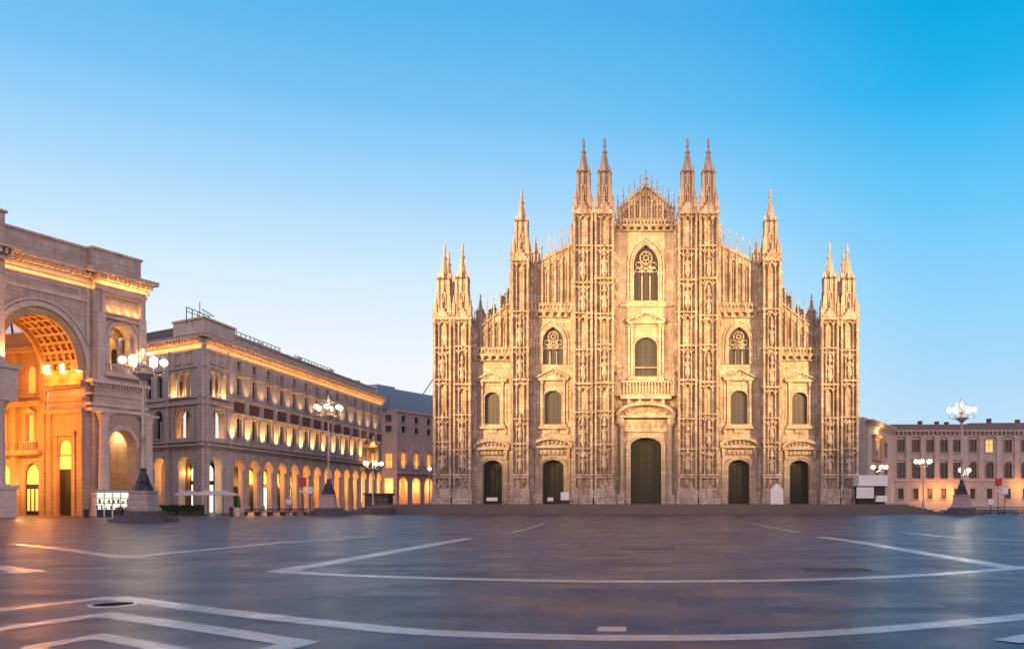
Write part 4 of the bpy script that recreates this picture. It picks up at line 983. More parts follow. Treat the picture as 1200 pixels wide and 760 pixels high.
# gallery beyond: side wall with lit storeys, roof glass, end
gl = MB(JF); GE = 46
for k in range(7):
    a = PD + .6 + k * 5.6
    for (v0, v1, h) in ((0, 8.2, arch(a + 2.8, .02, 5.2, 1.7, 1.7, 8)), (8.2, 14.5, rect(a + 1.9, a + 3.7, 9.0, 13.2)), (14.5, 22.0, arch(a + 2.8, 16.0, 18.6, 1.0, 1.0, 6))): wcell(JF, gl, a, a + 5.6, v0, v1, h)
    gl.box(a - .5, a + .5, 0, 21.5, 0, .45)
for v in (8.2, 14.5, 21.6): gl.box(PD + .6, GE, v - .3, v + .3, 0, .9)
gl.box(PD + .6, GE, 21.9, 24, -.4, .1); gl.box(PD + .6, GE + .2, 15.4, 15.5, .7, .8)
gl.box(PD + .6, GE, 0.01, 9, -2.5, -2.3)
gl.build('gallery_wall', M['orange'], GA)
g2 = MB(JF); g2.box(PD + .6, GE, 0, 24, 11.6, 12); g2.box(GE, GE + .4, 0, 31, -1, 12); g2.build('gallery_end_wall', M['orange'], GA)
gp = MB(JF)
for k in range(7): a = PD + .6 + k * 5.6; gp.box(a + 1.9, a + 3.7, 9.0, 13.2, -.5, -.45); gp.poly(arch(a + 2.8, 16, 18.6, 1, 1, 6), -.5, -.45)
gp.build('gallery_windows', M['litamber'], GA)
gs0 = None
for k in range(7):
    a = PD + .6 + k * 5.6; at = JF.pt(a, 0, 0)
    if gs0: dup(gs0, at); continue
    gs = MB(JF); gs.box(a + 1.2, a + 4.4, .1, .6, -.62, -.5); gs.box(a + 1.2, a + 4.4, 3.5, 4.1, -.62, -.5); [gs.box(a + 1.2 + q * .8 - .06, a + 1.2 + q * .8 + .06, .6, 3.5, -.61, -.51) for q in range(5)]; gs0 = gs.build('gallery_shop_front', M['iron'], GA, at)
    gs = MB(JF); gs.poly(rect(a + 1.2, a + 4.4, .6, 3.5), -.66, -.63); gs.build('shop_window', M['litgold'], gs0, at)
    gs = MB(JF); gs.poly(arch(a + 2.8, 4.1, 5.2, 1.5, 1.5, 8), -.6, -.55); gs.build('fanlight', M['litamber'], gs0, at)
gq0 = None
for k in range(7):
    a = PD + .6 + k * 5.6; at = JF.pt(a, 0, 0)
    if gq0: dup(gq0, at); continue
    gq = MB(JF); gq.box(a + 1.75, a + 1.9, 8.9, 13.3, 0, .15); gq.box(a + 3.7, a + 3.85, 8.9, 13.3, 0, .15); gq.poly([(a + 1.5, 13.4), (a + 2.8, 14.1), (a + 4.1, 13.4)], 0, .3)
    for q in range(6): gq.box(a + 1.6 + q * .46, a + 1.7 + q * .46, 8.5, 9.5, .0, .6)
    gq.box(a + 1.5, a + 4.1, 9.5, 9.6, .0, .65); gq.box(a + 2.75, a + 2.85, 9, 13.2, -.44, -.38); gq0 = gq.build('window_trim', M['pinklight'], GA, at)
gg = MB(JF)
n = 10
for i in range(n):
    t0, t1 = math.pi * i / n, math.pi * (i + 1) / n; c = 5.75
    q = [JF.pt(x, 24 + 5.6 * math.sin(t), c + 5.8 * math.cos(t)) for x, t in ((PD + 1, t0), (PD + 1, t1), (GE, t1), (GE, t0))]; gg.add(q, [(0, 1, 2, 3)])
gg.build('glass_roof', M['gallery_glass'], GA)
gr = MB(JF)
for k in range(14):
    x = PD + 1.2 + k * 2.8; gr.tube([JF.pt(x, 24 + 5.5 * math.sin(math.pi * i / 12), 5.75 + 5.7 * math.cos(math.pi * i / 12)) for i in range(13)], .13, 5)
gr.build('roof_ribs', M['iron'], GA)
for k, (u, v, w, p) in enumerate(((1.6, 17.6, 1.7, 700), (5.2, 17.6, 1.7, 700), (3.4, 17.6, 9.4, 900), (3.4, 6, 3.0, 420), (3.4, 12, 5, 900))): light('POINT', JF.pt(u, v, w), p * (.7 if k < 2 else 1.7), (1, .33, .035), .25)
for k in range(4): light('POINT', JF.pt(PD + 4 + k * 9, 10, 5), 2000, (1, .40, .06), .4); light('POINT', JF.pt(PD + 3.5 + k * 6, 4.5, 1.5), 500, (1, .58, .2), .2)

# ------------------------------------------------------------------ rose building beyond the arcades
fb = Frame(-.292 * 222, 222, .48, 1)
FBT = thing('rose_building', (fb.o[0], fb.o[1], 0), 'rose brick building with blue roof beyond the end of the arcaded palace', 'building')
ul = fb.uv(465, 588)[0]
hb = 25.8; w_ = MB(fb); fs = {}
nb = 13; bl = 5.0
for k in range(nb):
    a = k * bl
    for (v0, v1, h) in ((0, 9.6, arch(a + 2.5, .02, 6.6, 1.6, 1.6, 6)), (9.6, 16.5, rect(a + 1.7, a + 3.3, 10.6, 14.6)), (16.5, 19.5, None), (19.5, 22.3, rect(a + 1.8, a + 3.2, 20.0, 21.6)), (22.3, hb, rect(a + 1.8, a + 3.2, 22.8, 24.4))): wcell(fb, w_, a, a + bl, v0, v1, h)
fl = Frame(fb.o[0], fb.o[1], -1, .02); w2 = MB(fl)
w2.poly(rect(0, 4.5, 0, hb), -.5, 0, [rect(1.2, 3.0, 10.6, 14.4), rect(1.4, 2.9, 20, 21.6), rect(1.4, 2.9, 22.8, 24.4), rect(1.0, 3.4, .02, 8.0)], back=False); w2.box(0.1, 4.5, 0, hb, -8, -7.5)
w2.build('west_wall', M['farwall'], FBT)
w_.build('wall', M['farwall'], FBT)
for k in range(nb):
    a = k * bl + 2.5; rec_window(fb, a, 10.6, 14.6, .8, FBT, fs, 'a', M['litamber'], M['farwall']); rec_window(fb, a, 20, 21.6, .7, FBT, fs, 'b', M['glass'], M['farwall']); rec_window(fb, a, 22.8, 24.4, .7, FBT, fs, 'c', M['glass'], M['farwall'])
rec_window(fl, 2.1, 10.6, 14.4, .9, FBT, fs, 'd', M['litamber'], M['farwall']); rec_window(fl, 2.15, 20, 21.6, .75, FBT, fs, 'e', M['glass'], M['farwall']); rec_window(fl, 2.15, 22.8, 24.4, .75, FBT, fs, 'f', M['glass'], M['farwall'])
t = MB(fb); t.box(-.3, nb * bl, 9.2, 9.7, 0, .6); t.box(-.4, nb * bl, hb - .5, hb, -.3, .6); t.box(0, nb * bl, 0, 9, -4.4, -4); t.box(0, nb * bl, 8.9, 9.1, -4, -.5); t.build('stone_trim', M['pinklight'], FBT)
r = MB(fb); r.poly([(-1, hb), (0.5, hb + 4.5), (nb * bl, hb + 4.5), (nb * bl, hb)], -16, -1.5); r.box(2, nb * bl, hb + 4.5, hb + 6, -14, -4); r.box(-4.5, 2, hb + .02, hb + 6.2, -12, -2.4); r.build('roof', M['bluemetal'], FBT)
r = MB(fb); r.tube([fb.pt(17, hb + 6, -6), fb.pt(21.5, hb + 11, -6)], .14); r.build('mast', M['iron'], FBT)
for k in range(10): light('POINT', fb.pt(k * bl + 2.5, 6, -2.2), 1100, (1, .36, .07), .3); light('SPOT', fb.pt(k * bl + 2.5, 10.2, 1.0), 900, (1, .36, .07), .1, fb.pt(k * bl + 2.5, 14, 0), 80, .9)
light('SPOT', fl.pt(2, 10.2, .9), 420, AMBER, .1, fl.pt(2, 14, 0), 80, .9); light('POINT', fl.pt(2, 6, -2.2), 700, AMBER, .3)
# golden lit niche shrine on its corner
sh = thing('lit_niche', (*fl.pt(2, 0, 0)[:2], 10), 'small golden lit niche with domed top high at end of arcade', 'niche')
x, y = (437 - CX) / F * 200, 200
b = MB(); b.box(x - 3, x + 1.3, 10.9, 11.3, y - 1.2, y + 1.2); b.poly([(x - 3, 10.9), (x + 1.1, 10.9), (x - 3, 8.6)], y - .6, y + .6); b.box(x - 3, x + 1.2, 11.3, 14.6, y + .5, y + 1.0)
for s in (-1, 1): b.lathe(x + s * 1.1, y - .5, [(.26, 11.3), (.2, 11.6), (.18, 14.0), (.3, 14.5)], 8)
b.box(x - 3, x + 1.4, 14.5, 15.0, y - 1, y + 1.1); b.lathe(x, y + .2, [(1.25, 15.0), (1.1, 15.6), (.6, 16.2), (.22, 16.4), (.28, 16.8), (.04, 17.6)], 10)
sh.location = (x, y, 10.9); b.build('niche_body', M['orange'], sh, None, True); statue_mb(WORLD, x, 11.35, y + .1, 2.6).build('figure', M['marble_plain'], sh)
light('POINT', (x + .5, y - 1.6, 11.7), 260, GOLD, .1); light('POINT', (x + .4, y - 1.5, 15.4), 160, GOLD, .1)


# ------------------------------------------------------------------ Royal palace on the right
PY = 200; PF = Frame(0, PY, 1, 0); PS = Frame(46.4, 178, 11.3, 21.5)
PA = thing('royal_palace', (80, PY, 0), 'long low neoclassical palace with pilasters right of the cathedral', 'building')
pw_, ps = MB(PF), {}
ax = [1055.5, 1073, 1089.5, 1105.7, 1121, 1140, 1159.5, 1181, 1201, 1221, 1241]; pu = lambda px: (px - CX) / F * PY
pe = [1046.5] + [(ax[i] + ax[i + 1]) / 2 for i in range(len(ax) - 1)] + [1252]
pv_ = lambda py: H + (HY - py) / F * PY
top = pv_(505)
for i, a in enumerate(ax):
    u0, u1 = pu(pe[i]), pu(pe[i + 1]); c = pu(a); B = i >= 5
    wcell(PF, pw_, u0, u1, 0, pv_(562), rect(c - .62, c + .62, pv_(584), pv_(572)))
    pw_.poly(rect(u0, u1, pv_(562), pv_(534)), -.5, 0, [arch(c, pv_(560), pv_(546), .95, .95, 6) if B else rect(c - .95, c + .95, pv_(560), pv_(541.5))], back=False)
    pw_.poly(rect(u0, u1, pv_(534), top), -.5, 0, [rect(c - .9, c + .9, pv_(529.5), pv_(515))], back=False)
pw_.build('wall', M['palace'], PA)
for i, a in enumerate(ax):
    c = pu(a); B = i >= 5
    rec_window(PF, c, pv_(584), pv_(572), .62, PA, ps, 'g', M['leaded'], M['palace'])
    if B: rec_window(PF, c, pv_(560), pv_(546) + .95, .95, PA, ps, 'fb', M['glass'], M['palace'], .35, True)
    else: rec_window(PF, c, pv_(560), pv_(541.5), .95, PA, ps, 'f', M['glass'], M['palace'])
    rec_window(PF, c, pv_(529.5), pv_(515), .9, PA, ps, 'lit' if i == 6 else 's', M['litgold'] if i == 6 else M['glass'], M['palace'])
t = MB(PF)
t.box(pu(1046), pu(1252), pv_(563.5), pv_(561), 0, .4); t.box(pu(1046), pu(1252), pv_(511.5), pv_(510), 0, .3)
for e in pe[:-1]: t.box(pu(e) - .55, pu(e) + .55, pv_(561), pv_(511.5), 0, .35); t.box(pu(e) - .75, pu(e) + .75, pv_(514), pv_(511.6), 0, .5); t.box(pu(e) - .7, pu(e) + .7, pv_(561), pv_(558.5), 0, .48)
for i, a in enumerate(ax):
    c = pu(a)
    if i < 5: t.poly([(c - 1.5, pv_(538.5)), (c, pv_(536)), (c + 1.5, pv_(538.5))], 0, .45)
    else: t.strip(arch(c, None, pv_(546), 1.25, 1.3, 6), arch(c, None, pv_(546), 1.5, 1.6, 6), 0, .4)
t.build('pilasters', M['pinklight'], PA)
cornice(PF, pu(1047), pu(1252), top + .3, 1.3, 1.5, PA, M['palace'], 1.0)
r = MB(PF); r.poly([(pu(1046), top + .31), (pu(1046), top + 1.7), (pu(1131), top + 1.7), (pu(1138), top + 2.0), (pu(1252), top + 2.2), (pu(1252), top + .31)], -16, -.8); r.build('roof', M['rooftile'], PA)
ch = None
for px, h in ((1083, 2.6), (1103, 2.4), (1114.5, 2.2), (1165, 3.6), (1199, 3.2)):
    u = pu(px); at = PF.pt(u, top + 1.2, -3)
    if ch: dup(ch, at, (1, 1, h / 2.6))
    else:
        m = MB(PF); m.box(u - .4, u + .4, top + 1.2, top + 2.5, -3.6, -2.6); m.box(u - .5, u + .5, top + 2.5, top + 2.65, -3.7, -2.5); ch = m.build('chimney', M['roof'], PA, at)
sw = MB(PS); LS = math.hypot(11.3, 21.5); ts = 16.9 + H
sw.poly(rect(0, LS, 0, ts), -.5, 0, [rect(6, 9, 11.5, 15.4), rect(15, 18, 11.5, 15), rect(6, 9, 5, 9), rect(15, 18, 5, 9)], back=False)
sw.box(0, LS, 0, ts, -14, -13.5); sw.box(-.2, .3, 0, ts, -13.6, -.51); sw.box(.3, LS, ts - .6, ts + .9, -13.5, -1); sw.build('west_wall', M['palace'], PA)
for u in (7.5, 16.5): rec_window(PS, u, 11.5, 15.2, 1.5, PA, ps, 'sw', M['glass'], M['palace']); rec_window(PS, u, 5, 9, 1.5, PA, ps, 'sw2', M['glass'], M['palace'])
cornice(PS, 0, LS - .6, ts + .3, 1.2, 1.4, PA, M['palace'], 1.0)
lg = MB(PS); lg.box(3.0, 12.5, 15.7, 16.1, 0, .9); lg.box(3.4, 12, 10.6, 11.0, 0, .7)
for u in (4, 11.3): lg.box(u - .4, u + .4, 11, 15.7, 0, .5)
lg.build('corner_loggia', M['orange'], PA)
light('SPOT', PS.pt(7.5, 11.4, 2.6), 2600, GOLD, .2, PS.pt(7.5, 16.4, 0), 90, .9); light('POINT', PS.pt(7.5, 17.0, 1.3), 420, GOLD, .1)
for px, py, p in ((1083, 579, 700), (1095, 576, 900), (1110, 577, 900), (1117, 578, 700), (1192, 570, 900), (1200, 577, 800)): light('POINT', (pu(px), PY - 2.2, pv_(py)), p * .5, (1, .36, .07), .2)
# smaller house seen between palace and cathedral
SH = thing('corner_house', (53.5, 218, 0), 'narrow pinkish house squeezed between cathedral flank and palace corner', 'house')
hF = Frame(53.5, 218, 1, 0); hw_ = MB(hF); q0, q1 = -9, 6
hw_.poly(rect(q0, q1, 0, 16), -10, 0, [rect(1.0, 2.2, 10.6, 13.6), rect(3.4, 4.6, 10.6, 13.6), rect(1.0, 2.2, 5, 8), rect(-3, -1.6, 10.6, 13.6)], back=False); hw_.build('wall', M['palace'], SH)
hs = {}
for u, v in ((1.6, 10.6), (4.0, 10.6), (1.6, 5.0), (-2.3, 10.6)): rec_window(hF, u, v, v + 3, .6, SH, hs, 'w', M['glass'], M['palace'])
cornice(hF, q0, q1, 16.3, .8, .9, SH, M['palace'], .8); r = MB(hF); r.poly([(q0, 16.3), (q0 + 3, 18.8), (q1 - 1, 18.8), (q1 + .5, 16.3)], -10, -.5); r.build('roof', M['roof'], SH)

# ------------------------------------------------------------------ lamps
def lamp_glow(x, y, z, p): light('POINT', (x, y, z), p, (1, .76, .48), .5)
def big_lamp(x, y, label):
    L = thing('street_lamp', (x, y, 0), label, 'street lamp', 'tall globe candelabra lamps')
    b = MB()
    for i, (h0, h1, r) in enumerate(((-.05, .28, 2.75), (.28, .58, 2.3), (.58, .95, 1.85))): b.lathe(x, y, [(r, h0), (r, h1)], 8, True)
    b.build('stepped_base', M['darkstone'], L)
    b = MB(); b.lathe(x, y, [(1.5, .95), (1.5, 1.2), (1.3, 1.3), (1.12, 2.5), (1.2, 2.6), (1.2, 2.75)], 4, True); b.build('pedestal', M['granite'], L)
    b = MB(); b.lathe(x, y, [(.75, 2.75), (.7, 3.1), (.4, 3.5), (.45, 3.8), (.28, 4.2), (.25, 4.6), (.3, 4.65), (.2, 4.75)], 14)
    for k in range(4): a = k * math.pi / 2; b.tube([(x + .8 * math.cos(a), y + .8 * math.sin(a), 2.8), (x + .55 * math.cos(a), y + .55 * math.sin(a), 3.4), (x + .34 * math.cos(a), y + .34 * math.sin(a), 4.2)], [.16, .12, .06])
    b.build('column_base', M['iron'], L, None, True)
    b = MB(); b.lathe(x, y, [(.17, 4.75), (.2, 5.4), (.15, 5.6), (.14, 7.4), (.2, 7.5), (.13, 7.65), (.10, 12.2), (.2, 12.3), (.16, 12.45), (.34, 12.7), (.75, 13.0), (.85, 13.15), (.8, 13.25), (.2, 13.3), (.16, 13.7), (.3, 13.85), (.3, 14.1), (.14, 14.25), (.12, 15.2), (.18, 15.3), (.03, 15.9)], 12); b.build('pole', M['palemetal'], L, None, True)
    gb = None
    for k in range(6):
        a = 2 * math.pi * k / 6 + .53; R_ = 1.6; c, s_ = math.cos(a), math.sin(a)
        b = MB(); b.tube([(x + .3 * c, y + .3 * s_, 13.2), (x + 1.0 * c, y + 1.0 * s_, 13.05), (x + 1.6 * c, y + 1.6 * s_, 13.2), (x + R_ * c, y + R_ * s_, 13.6), (x + R_ * c, y + R_ * s_, 13.9)], .045)
        b.tube([(x + (R_ + .0) * c, y + R_ * s_, 13.8), (x + (R_ + .5) * c, y + (R_ + .5) * s_, 14.25), (x + R_ * c, y + R_ * s_, 14.8), (x + .15 * c, y + .15 * s_, 15.1)], .02)
        o = b.build('lamp_arm', M['palemetal'], L)
        m = MB(); m.ball((x + R_ * c, y + R_ * s_, 14.26), .33, 14, 10); m.build('globe', M['globe'], o, None, True)
    return L
x, y = G(168, 610.5); y0 = y; light('POINT', ((168 - CX) / F * 76, 76, 14.3), 6500, (1, .74, .44), .2); B1 = big_lamp((168 - CX) / F * 76, 76, 'tall globe lamp standing nearest the big stone arch')
for px, Y, lb_ in ((385, 113, 'tall globe lamp standing before the arcaded palace'), (1127, 116, 'tall globe lamp standing before the royal palace')):
    dup_thing(B1, ((px - CX) / F * Y, Y, 0), lb_, rz=.17 if px < 700 else -.9); light('POINT', ((px - CX) / F * Y, Y, 14.3), 6500, (1, .74, .44), .2)
def small_lamp(x, y, label, n=5, h=7.6, spread=1.25):
    L = thing('square_lamp', (x, y, 0), label, 'street lamp', 'low cluster lamps')
    b = MB(); b.lathe(x, y, [(.5, 0), (.5, .5), (.3, .7), (.2, 1.6), (.13, 1.8), (.1, h - .9), (.2, h - .8), (.08, h - .5), (.05, h + .5)], 10); b.build('pole', M['palemetal'], L, None, True)
    for k in range(n):
        a = 2 * math.pi * k / n + .2; c, s_ = math.cos(a) * spread, math.sin(a) * spread
        if n == 1: c = s_ = 0
        b = MB(); b.tube([(x, y, h - .7), (x + c * .6, y + s_ * .6, h - .75), (x + c, y + s_, h - .3)], .05); o = b.build('lamp_arm', M['palemetal'], L)
        if k == 0: light('POINT', (x, y, h - .1), 500, (1, .74, .44), .15)
        m = MB(); m.ball((x + c, y + s_, h), .34, 12, 8); m.build('globe', M['globefar'], o, None, True)
    return L
L0 = small_lamp((437 - CX) / F * 130, 130, 'low cluster lamp beside the dark kiosk near arcade end')
for px, py, Y, lb_ in ((1082, 540.5, 148, 'low cluster lamp before the palace, between cabin and tall lamp'), (1030, 547, 150, 'low cluster lamp rising behind the white site cabin')):
    c = dup_thing(L0, ((px - CX) / F * Y, Y, 0), lb_, rz=.3 if Y == 148 else .9); c.scale.z = (H + (HY - py) / F * Y) / 7.6; light('POINT', ((px - CX) / F * Y, Y, 7.5), 500, (1, .74, .44), .15)
small_lamp((1130.5 - CX) / F * 128, 128, 'low two-globe lamp just behind the tall palace lamp', 2, H + 37.5 * .128, .7)
small_lamp((503.5 - CX) / F * 152, 152, 'single globe lamp beside the left flank of the cathedral', 1, H + 39 * .152, .3)

# ------------------------------------------------------------------ things in the square
def at_(px, Y): return (px - CX) / F * Y
def zat(py, Y): return H + (HY - py) / F * Y
# café glass screen by the arch
Y = 100; x0, x1 = at_(122, Y), at_(160, Y)
kp = thing('glass_pavilion', ((x0 + x1) / 2, Y, 0), 'greenish lit glass pavilion with white rail beside the arch', 'pavilion')
b = MB(); b.box(x0, x1, zat(576.2, Y), zat(574, Y), Y - 1.6, Y + 1.6)
for k in range(5): q = x0 + (x1 - x0) * k / 4; b.box(q - .06, q + .06, 0, zat(576.2, Y), Y - 1.5, Y - 1.38)
b.build('frame', M['white'], kp); b = MB(); b.box(x0 + .1, x1 - .1, .9, zat(577, Y), Y - 1.42, Y - 1.4); b.build('glass_wall', M['litgreen'], kp)
b = MB(); b.box(x0, x1, .01, .9, Y - 1.45, Y - 1.3); b.build('plinth', M['dark'], kp)
b = MB()
b.box(x0 + .1, x1 - .1, 1.55, 1.62, Y - 1.52, Y - 1.43); b.box(x0 + .1, x1 - .1, 2.2, 2.26, Y - 1.52, Y - 1.43)
for k in range(14): q = x0 + (x1 - x0) * (k + .5) / 14; h = random.uniform(.18, .5); z = (.92, 1.63)[k % 2]; b.box(q - .1, q + random.uniform(.0, .12), z, z + h, Y - 1.5, Y - 1.43)
b.build('shelf', M['brickred'], kp)
b = MB(); b.box(x0 - .3, x1 + .3, zat(574, Y), zat(573.3, Y), Y - 1.9, Y + 1.9); b.build('roof_slab', M['palemetal'], kp)
# parasols
pr0 = None
for px, Y, lb_ in ((222, 116, 'open pale parasol left in café row before lit arches'), (243, 113, 'open pale parasol in middle of café row'), (262, 116, 'open pale parasol right in café row, beside dark bollard')):
    x = at_(px, Y)
    if pr0: c = dup_thing(pr0, (x, Y, 0), lb_); continue
    pr0 = thing('parasol', (x, Y, 0), lb_, 'parasol', 'café parasols'); b = MB(); b.lathe(x, Y, [(1.95, 2.65), (1.9, 2.85), (.9, 3.15), (.05, 3.35)], 8); b.build('canopy', M['canvas'], pr0)
    b = MB(); b.lathe(x, Y, [(.35, 0), (.35, .1), (.04, .12), (.035, 2.9)], 8); b.build('pole', M['iron'], pr0)
# clipped hedges in planters
def leaf_box(x0, x1, y0, y1, z0, z1, n):
    m = MB()
    for i in range(n):
        c = Vector((random.uniform(x0, x1), random.uniform(y0, y1), random.uniform(z0, z1) + random.uniform(-.1, .12))); a = Vector([random.uniform(-1, 1) for _ in range(3)]).normalized(); q = a.orthogonal().normalized() * .13; a = a * .16
        m.add([c - a, c + q, c + a, c - q], [(0, 1, 2, 3)])
    return m
h0 = None
for i, (px, Y, lb_) in enumerate(((186, 112, 'dark hedge planter nearest the tall lamp by the arch'), (201, 112, 'dark hedge planter second from the tall lamp by the arch'), (216, 112, 'dark hedge planter third from the tall lamp by the arch'), (231, 112, 'dark hedge planter at end of row near lit doorway'))):
    x = at_(px, Y)
    if h0: dup_thing(h0, (x, Y, 0), lb_); continue
    h0 = thing('hedge_planter', (x, Y, 0), lb_, 'planter', 'café hedge planters'); b = MB(); b.box(x - .75, x + .75, .02, .55, Y - .35, Y + .35); b.build('trough', M['dark'], h0); leaf_box(x - .75, x + .75, Y - .35, Y + .35, .55, 1.25, 700).build('foliage', M['leaf'], h0)
# closed green parasol, bollards, bins
x, Y = at_(280, 121), 121; t = thing('closed_parasol', (x, Y, 0), 'folded green parasol standing in front of the bright doorway', 'parasol'); b = MB(); b.lathe(x, Y, [(.1, .9), (.26, 1.0), (.2, 2.0), (.05, 2.6)], 8); b.build('canopy', M['greencloth'], t); b = MB(); b.lathe(x, Y, [(.3, 0), (.3, .08), (.04, .1), (.04, 1.2)], 8); b.build('pole', M['iron'], t)
def bin_(name, px, Y, h, r, m, lab, cat, capm=None):
    x = at_(px, Y); t = thing(name, (x, Y, 0), lab, cat); b = MB(); b.lathe(x, Y, [(r * .85, 0), (r * .9, .1), (r, h * .8), (r, h * .84)], 10); b.build('body', m, t)
    b = MB(); b.lathe(x, Y, [(r * 1.06, h * .84), (r * 1.06, h * .93), (r * .6, h), (.02, h)], 10); b.build('lid', capm or m, t)
bin_('bollard', 271, 105, 1.15, .26, M['dark'], 'stout dark bollard on paving before the lit arcade', 'bollard')
bin_('stone_post', 277.5, 106, 1.05, .3, M['canvas'], 'short pale stone post beside the dark bollard', 'post')
bin_('litter_bin', 141, 74.5, 1.35, .26, M['dark'], 'dark litter bin with reddish lid at foot of nearest tall lamp', 'bin', M['red'])
bin_('litter_bin', 101, 98, .95, .28, M['dark'], 'small dark bin against the arch column plinth', 'bin')
# bicycle-rack like low benches
def bench(px, Y, wd, lab, group):
    x = at_(px, Y); t = thing('low_bench', (x, Y, 0), lab, 'bench', group); b = MB()
    for k in range(4): b.box(x - wd / 2, x + wd / 2, .44, .5, Y - .3 + k * .16, Y - .18 + k * .16)
    b.build('seat', M['dark'], t)
    for s in (-1, 1): b = MB(); b.box(x + s * (wd / 2 - .2) - .08, x + s * (wd / 2 - .2) + .08, .01, .44, Y - .3, Y + .3); b.build('leg', M['iron'], t)
    b = MB(); b.box(x - wd / 2, x + wd / 2, .62, .72, Y + .3, Y + .36); b.box(x - wd / 2, x + wd / 2, .8, .92, Y + .32, Y + .38); b.build('backrest', M['dark'], t)
    return t
bn = bench(294, 112, 1.7, 'dark bench at left end of row before arcade', 'benches by the arcade')
for px, lb_ in ((309, 'dark bench second in the row before arcade'), (324, 'dark bench third in the row before arcade'), (339, 'dark bench fourth in the row before arcade'), (352, 'dark bench at row end beside tall lamp base')): dup_thing(bn, (at_(px, 112), 112, 0), lb_)
def fence(px, Y, wd, lab):
    x = at_(px, Y); t = thing('crowd_barrier', (x, Y, 0), lab, 'barrier', 'dark barriers by the palace'); b = MB()
    b.box(x - wd / 2, x + wd / 2, 1.0, 1.08, Y - .03, Y + .03); b.box(x - wd / 2, x + wd / 2, .2, .26, Y - .03, Y + .03)
    for k in range(9): q = x - wd / 2 + wd * k / 8; b.box(q - .025, q + .025, .26, 1.0, Y - .02, Y + .02)
    b.build('bars', M['dark'], t)
    for s in (-1, 1): b = MB(); b.box(x + s * wd * .4 - .03, x + s * wd * .4 + .03, .01, .2, Y - .3, Y + .3); b.build('foot', M['iron'], t)
    return t
fn = fence(1147, 122, 2.0, 'dark barrier nearest the tall palace lamp')
for px, lb_ in ((1164.5, 'dark barrier second from tall palace lamp'), (1182, 'dark barrier third from tall palace lamp'), (1199.5, 'dark barrier cut off by right picture edge')): dup_thing(fn, (at_(px, 122), 122, 0), lb_)
# metro signs and white boards
def sign(px, Y, pa, pb, w, lab, m, cat='sign'):
    x = at_(px, Y); z1, z0 = zat(pa, Y), zat(pb, Y); t = thing('sign_post', (x, Y, 0), lab, cat); b = MB(); b.box(x - w / 2, x + w / 2, z0, z1, Y - .08, Y + .08); b.build('board', m, t)
    b = MB(); b.box(x - w / 2 - .05, x + w / 2 + .05, z1, z1 + .06, Y - .1, Y + .1); b.box(x - w / 2 - .05, x + w / 2 + .05, z0 - .06, z0, Y - .1, Y + .1); b.build('frame', M['iron'], t)
    b = MB(); b.lathe(x, Y + .15, [(.1, 0), (.06, .2), (.05, z1)], 8); b.build('post', M['iron'], t); return t
s1 = sign(354.5, 118, 560, 569, 1.05, 'square red sign board above the benches before arcade', M['red'])
b = MB(); x = at_(354.5, 118); b.box(x - .45, x + .45, zat(576.5, 118), zat(574.2, 118), 117.9, 118); b.build('lower_plate', M['white'], s1)
sign(363, 117, 569.5, 578, .8, 'small white sign beside the red board before arcade', M['white'])
sign(338.5, 125, 584, 590.5, .75, 'low white notice board among the dark benches', M['white'])
s2 = sign(1170, 130, 560.5, 568.5, 1.0, 'square red sign board above the barriers by palace', M['red'])
b = MB(); x = at_(1170, 130); b.box(x - .4, x + .4, zat(575.5, 130), zat(573, 130), 129.9, 130); b.build('lower_plate', M['white'], s2)
sign(1178, 129, 570, 578.5, .85, 'small white sign right of the red board by palace', M['white'])
sign(1161.5, 127, 584, 591, .8, 'low white notice board above barriers by palace', M['white'])
# dark kiosk at the end of the arcade
Y = 140; x0, x1 = at_(430.5, Y), at_(458, Y); kk = thing('kiosk', ((x0 + x1) / 2, Y, 0), 'dark green flat-roofed kiosk near the left end of the steps', 'kiosk')
b = MB(); b.box(x0, x1, .02, 2.9, Y - 1.2, Y + 1.2); b.build('body', M['green'], kk); b = MB(); b.box(x0 - .25, x1 + .25, 2.9, 3.2, Y - 1.5, Y + 1.5); b.build('roof', M['dark'], kk)
b = MB()
for k in range(4): q = x0 + .25 + k * (x1 - x0 - .3) / 4; b.box(q, q + .75, 1.1, 2.5, Y - 1.26, Y - 1.2)
b.build('shutters', M['glass'], kk)
Y = 119; x0, x1 = at_(439, Y), at_(459, Y); ms = thing('low_parapet', ((x0 + x1) / 2, Y, 0), 'low dark stone parapet in front of the green kiosk', 'parapet'); b = MB(); b.box(x0, x1, .02, 1.0, Y - 1.2, Y - 1.0); b.box(x0, x0 + .2, .02, 1.0, Y - 1, Y + 2); b.box(x1 - .2, x1, .02, 1.0, Y - 1, Y + 2); b.build('parapet_wall', M['darkstone'], ms); b = MB(); b.box(x0 - .1, x1 + .1, 1.0, 1.12, Y - 1.3, Y - .9); b.build('coping', M['granite'], ms)
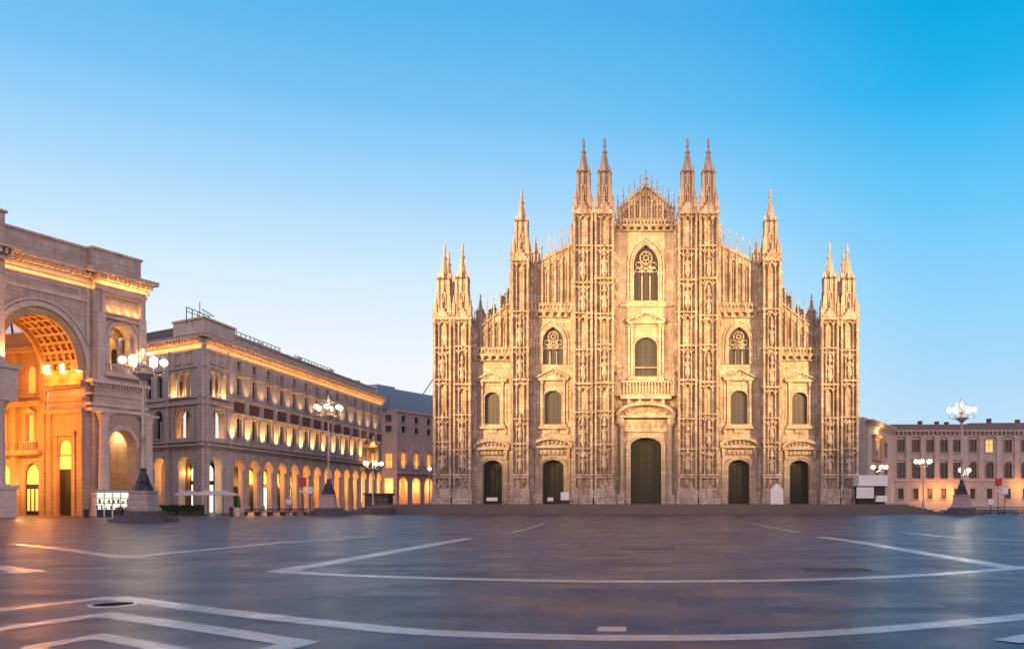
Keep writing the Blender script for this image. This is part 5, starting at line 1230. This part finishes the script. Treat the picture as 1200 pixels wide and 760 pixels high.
# white cabin right of the cathedral
Y = 133; x0, x1 = at_(1006, Y), at_(1040, Y); cb = thing('site_cabin', ((x0 + x1) / 2, Y, Z0), 'white stacked site cabin with dark gap at the cathedral right corner', 'cabin')
b = MB(); b.box(x0, x1, zat(569, Y), zat(556.5, Y), Y - .2, Y + 4); b.build('upper_hoarding', M['white'], cb); b = MB(); b.box(x0 + .2, x1 - .2, Z0, zat(569, Y), Y + .6, Y + 3.8); b.build('body', M['dark'], cb)
b = MB(); b.box(x0 - .4, at_(1023, Y), zat(583.5, Y), zat(570.5, Y), Y - .5, Y - .3)
for k in range(5): b.box(x0 - .4, at_(1023, Y), zat(583 - k * 2.6, Y), zat(582.6 - k * 2.6, Y), Y - .54, Y - .5)
b.build('side_hoarding', M['white'], cb); b = MB(); b.box(at_(1026, Y), x1 - .1, zat(587.5, Y), zat(580.5, Y), Y - .3, Y + .55); b.build('counter', M['white'], cb)
# boards standing on the platform
def board(px, pa, wd, lab, point=False):
    Y = 133.4; x = at_(px, Y); z1 = zat(pa, Y); t = thing('notice_board', (x, Y, Z0 + .012), lab, 'board'); b = MB(); f = Frame(0, Y, 1, 0)
    b.fr = f; z = Z0 + .65
    b.poly([(x - wd / 2, z), (x - wd / 2, z1 - .1), (x, z1 + (.9 if point else -.1)), (x + wd / 2, z1 - .1), (x + wd / 2, z)], -.3, 0); b.build('panel', M['white'], t)
    b = MB(f); b.box(x - wd / 2, x + wd / 2, Z0 + .014, z, -.35, .05); b.build('base', M['dark'] if not point else M['white'], t)
board(662, 575.5, 1.3, 'upright white board with dark base by left inner door')
board(910.5, 572.5, 2.0, 'white panel with pointed top by right outer door', True)
def rail(px, wd, lab):
    Y = 132.6; x = at_(px, Y); t = thing('door_barrier', (x, Y, Z0 + .012), lab, 'barrier', 'low barriers before the doors'); b = MB(); b.box(x - wd / 2, x + wd / 2, Z0 + .5, Z0 + 1.05, Y - .04, Y + .04); b.build('panel', M['white'], t)
    for s in (-1, 1): b = MB(); b.box(x + s * wd * .35 - .05, x + s * wd * .35 + .05, Z0 + .014, Z0 + .5, Y - .25, Y + .25); b.build('foot', M['dark'], t)
rail(576.5, 1.7, 'low white barrier in front of the leftmost cathedral door'); rail(645, .9, 'short white barrier in front of the left inner door')
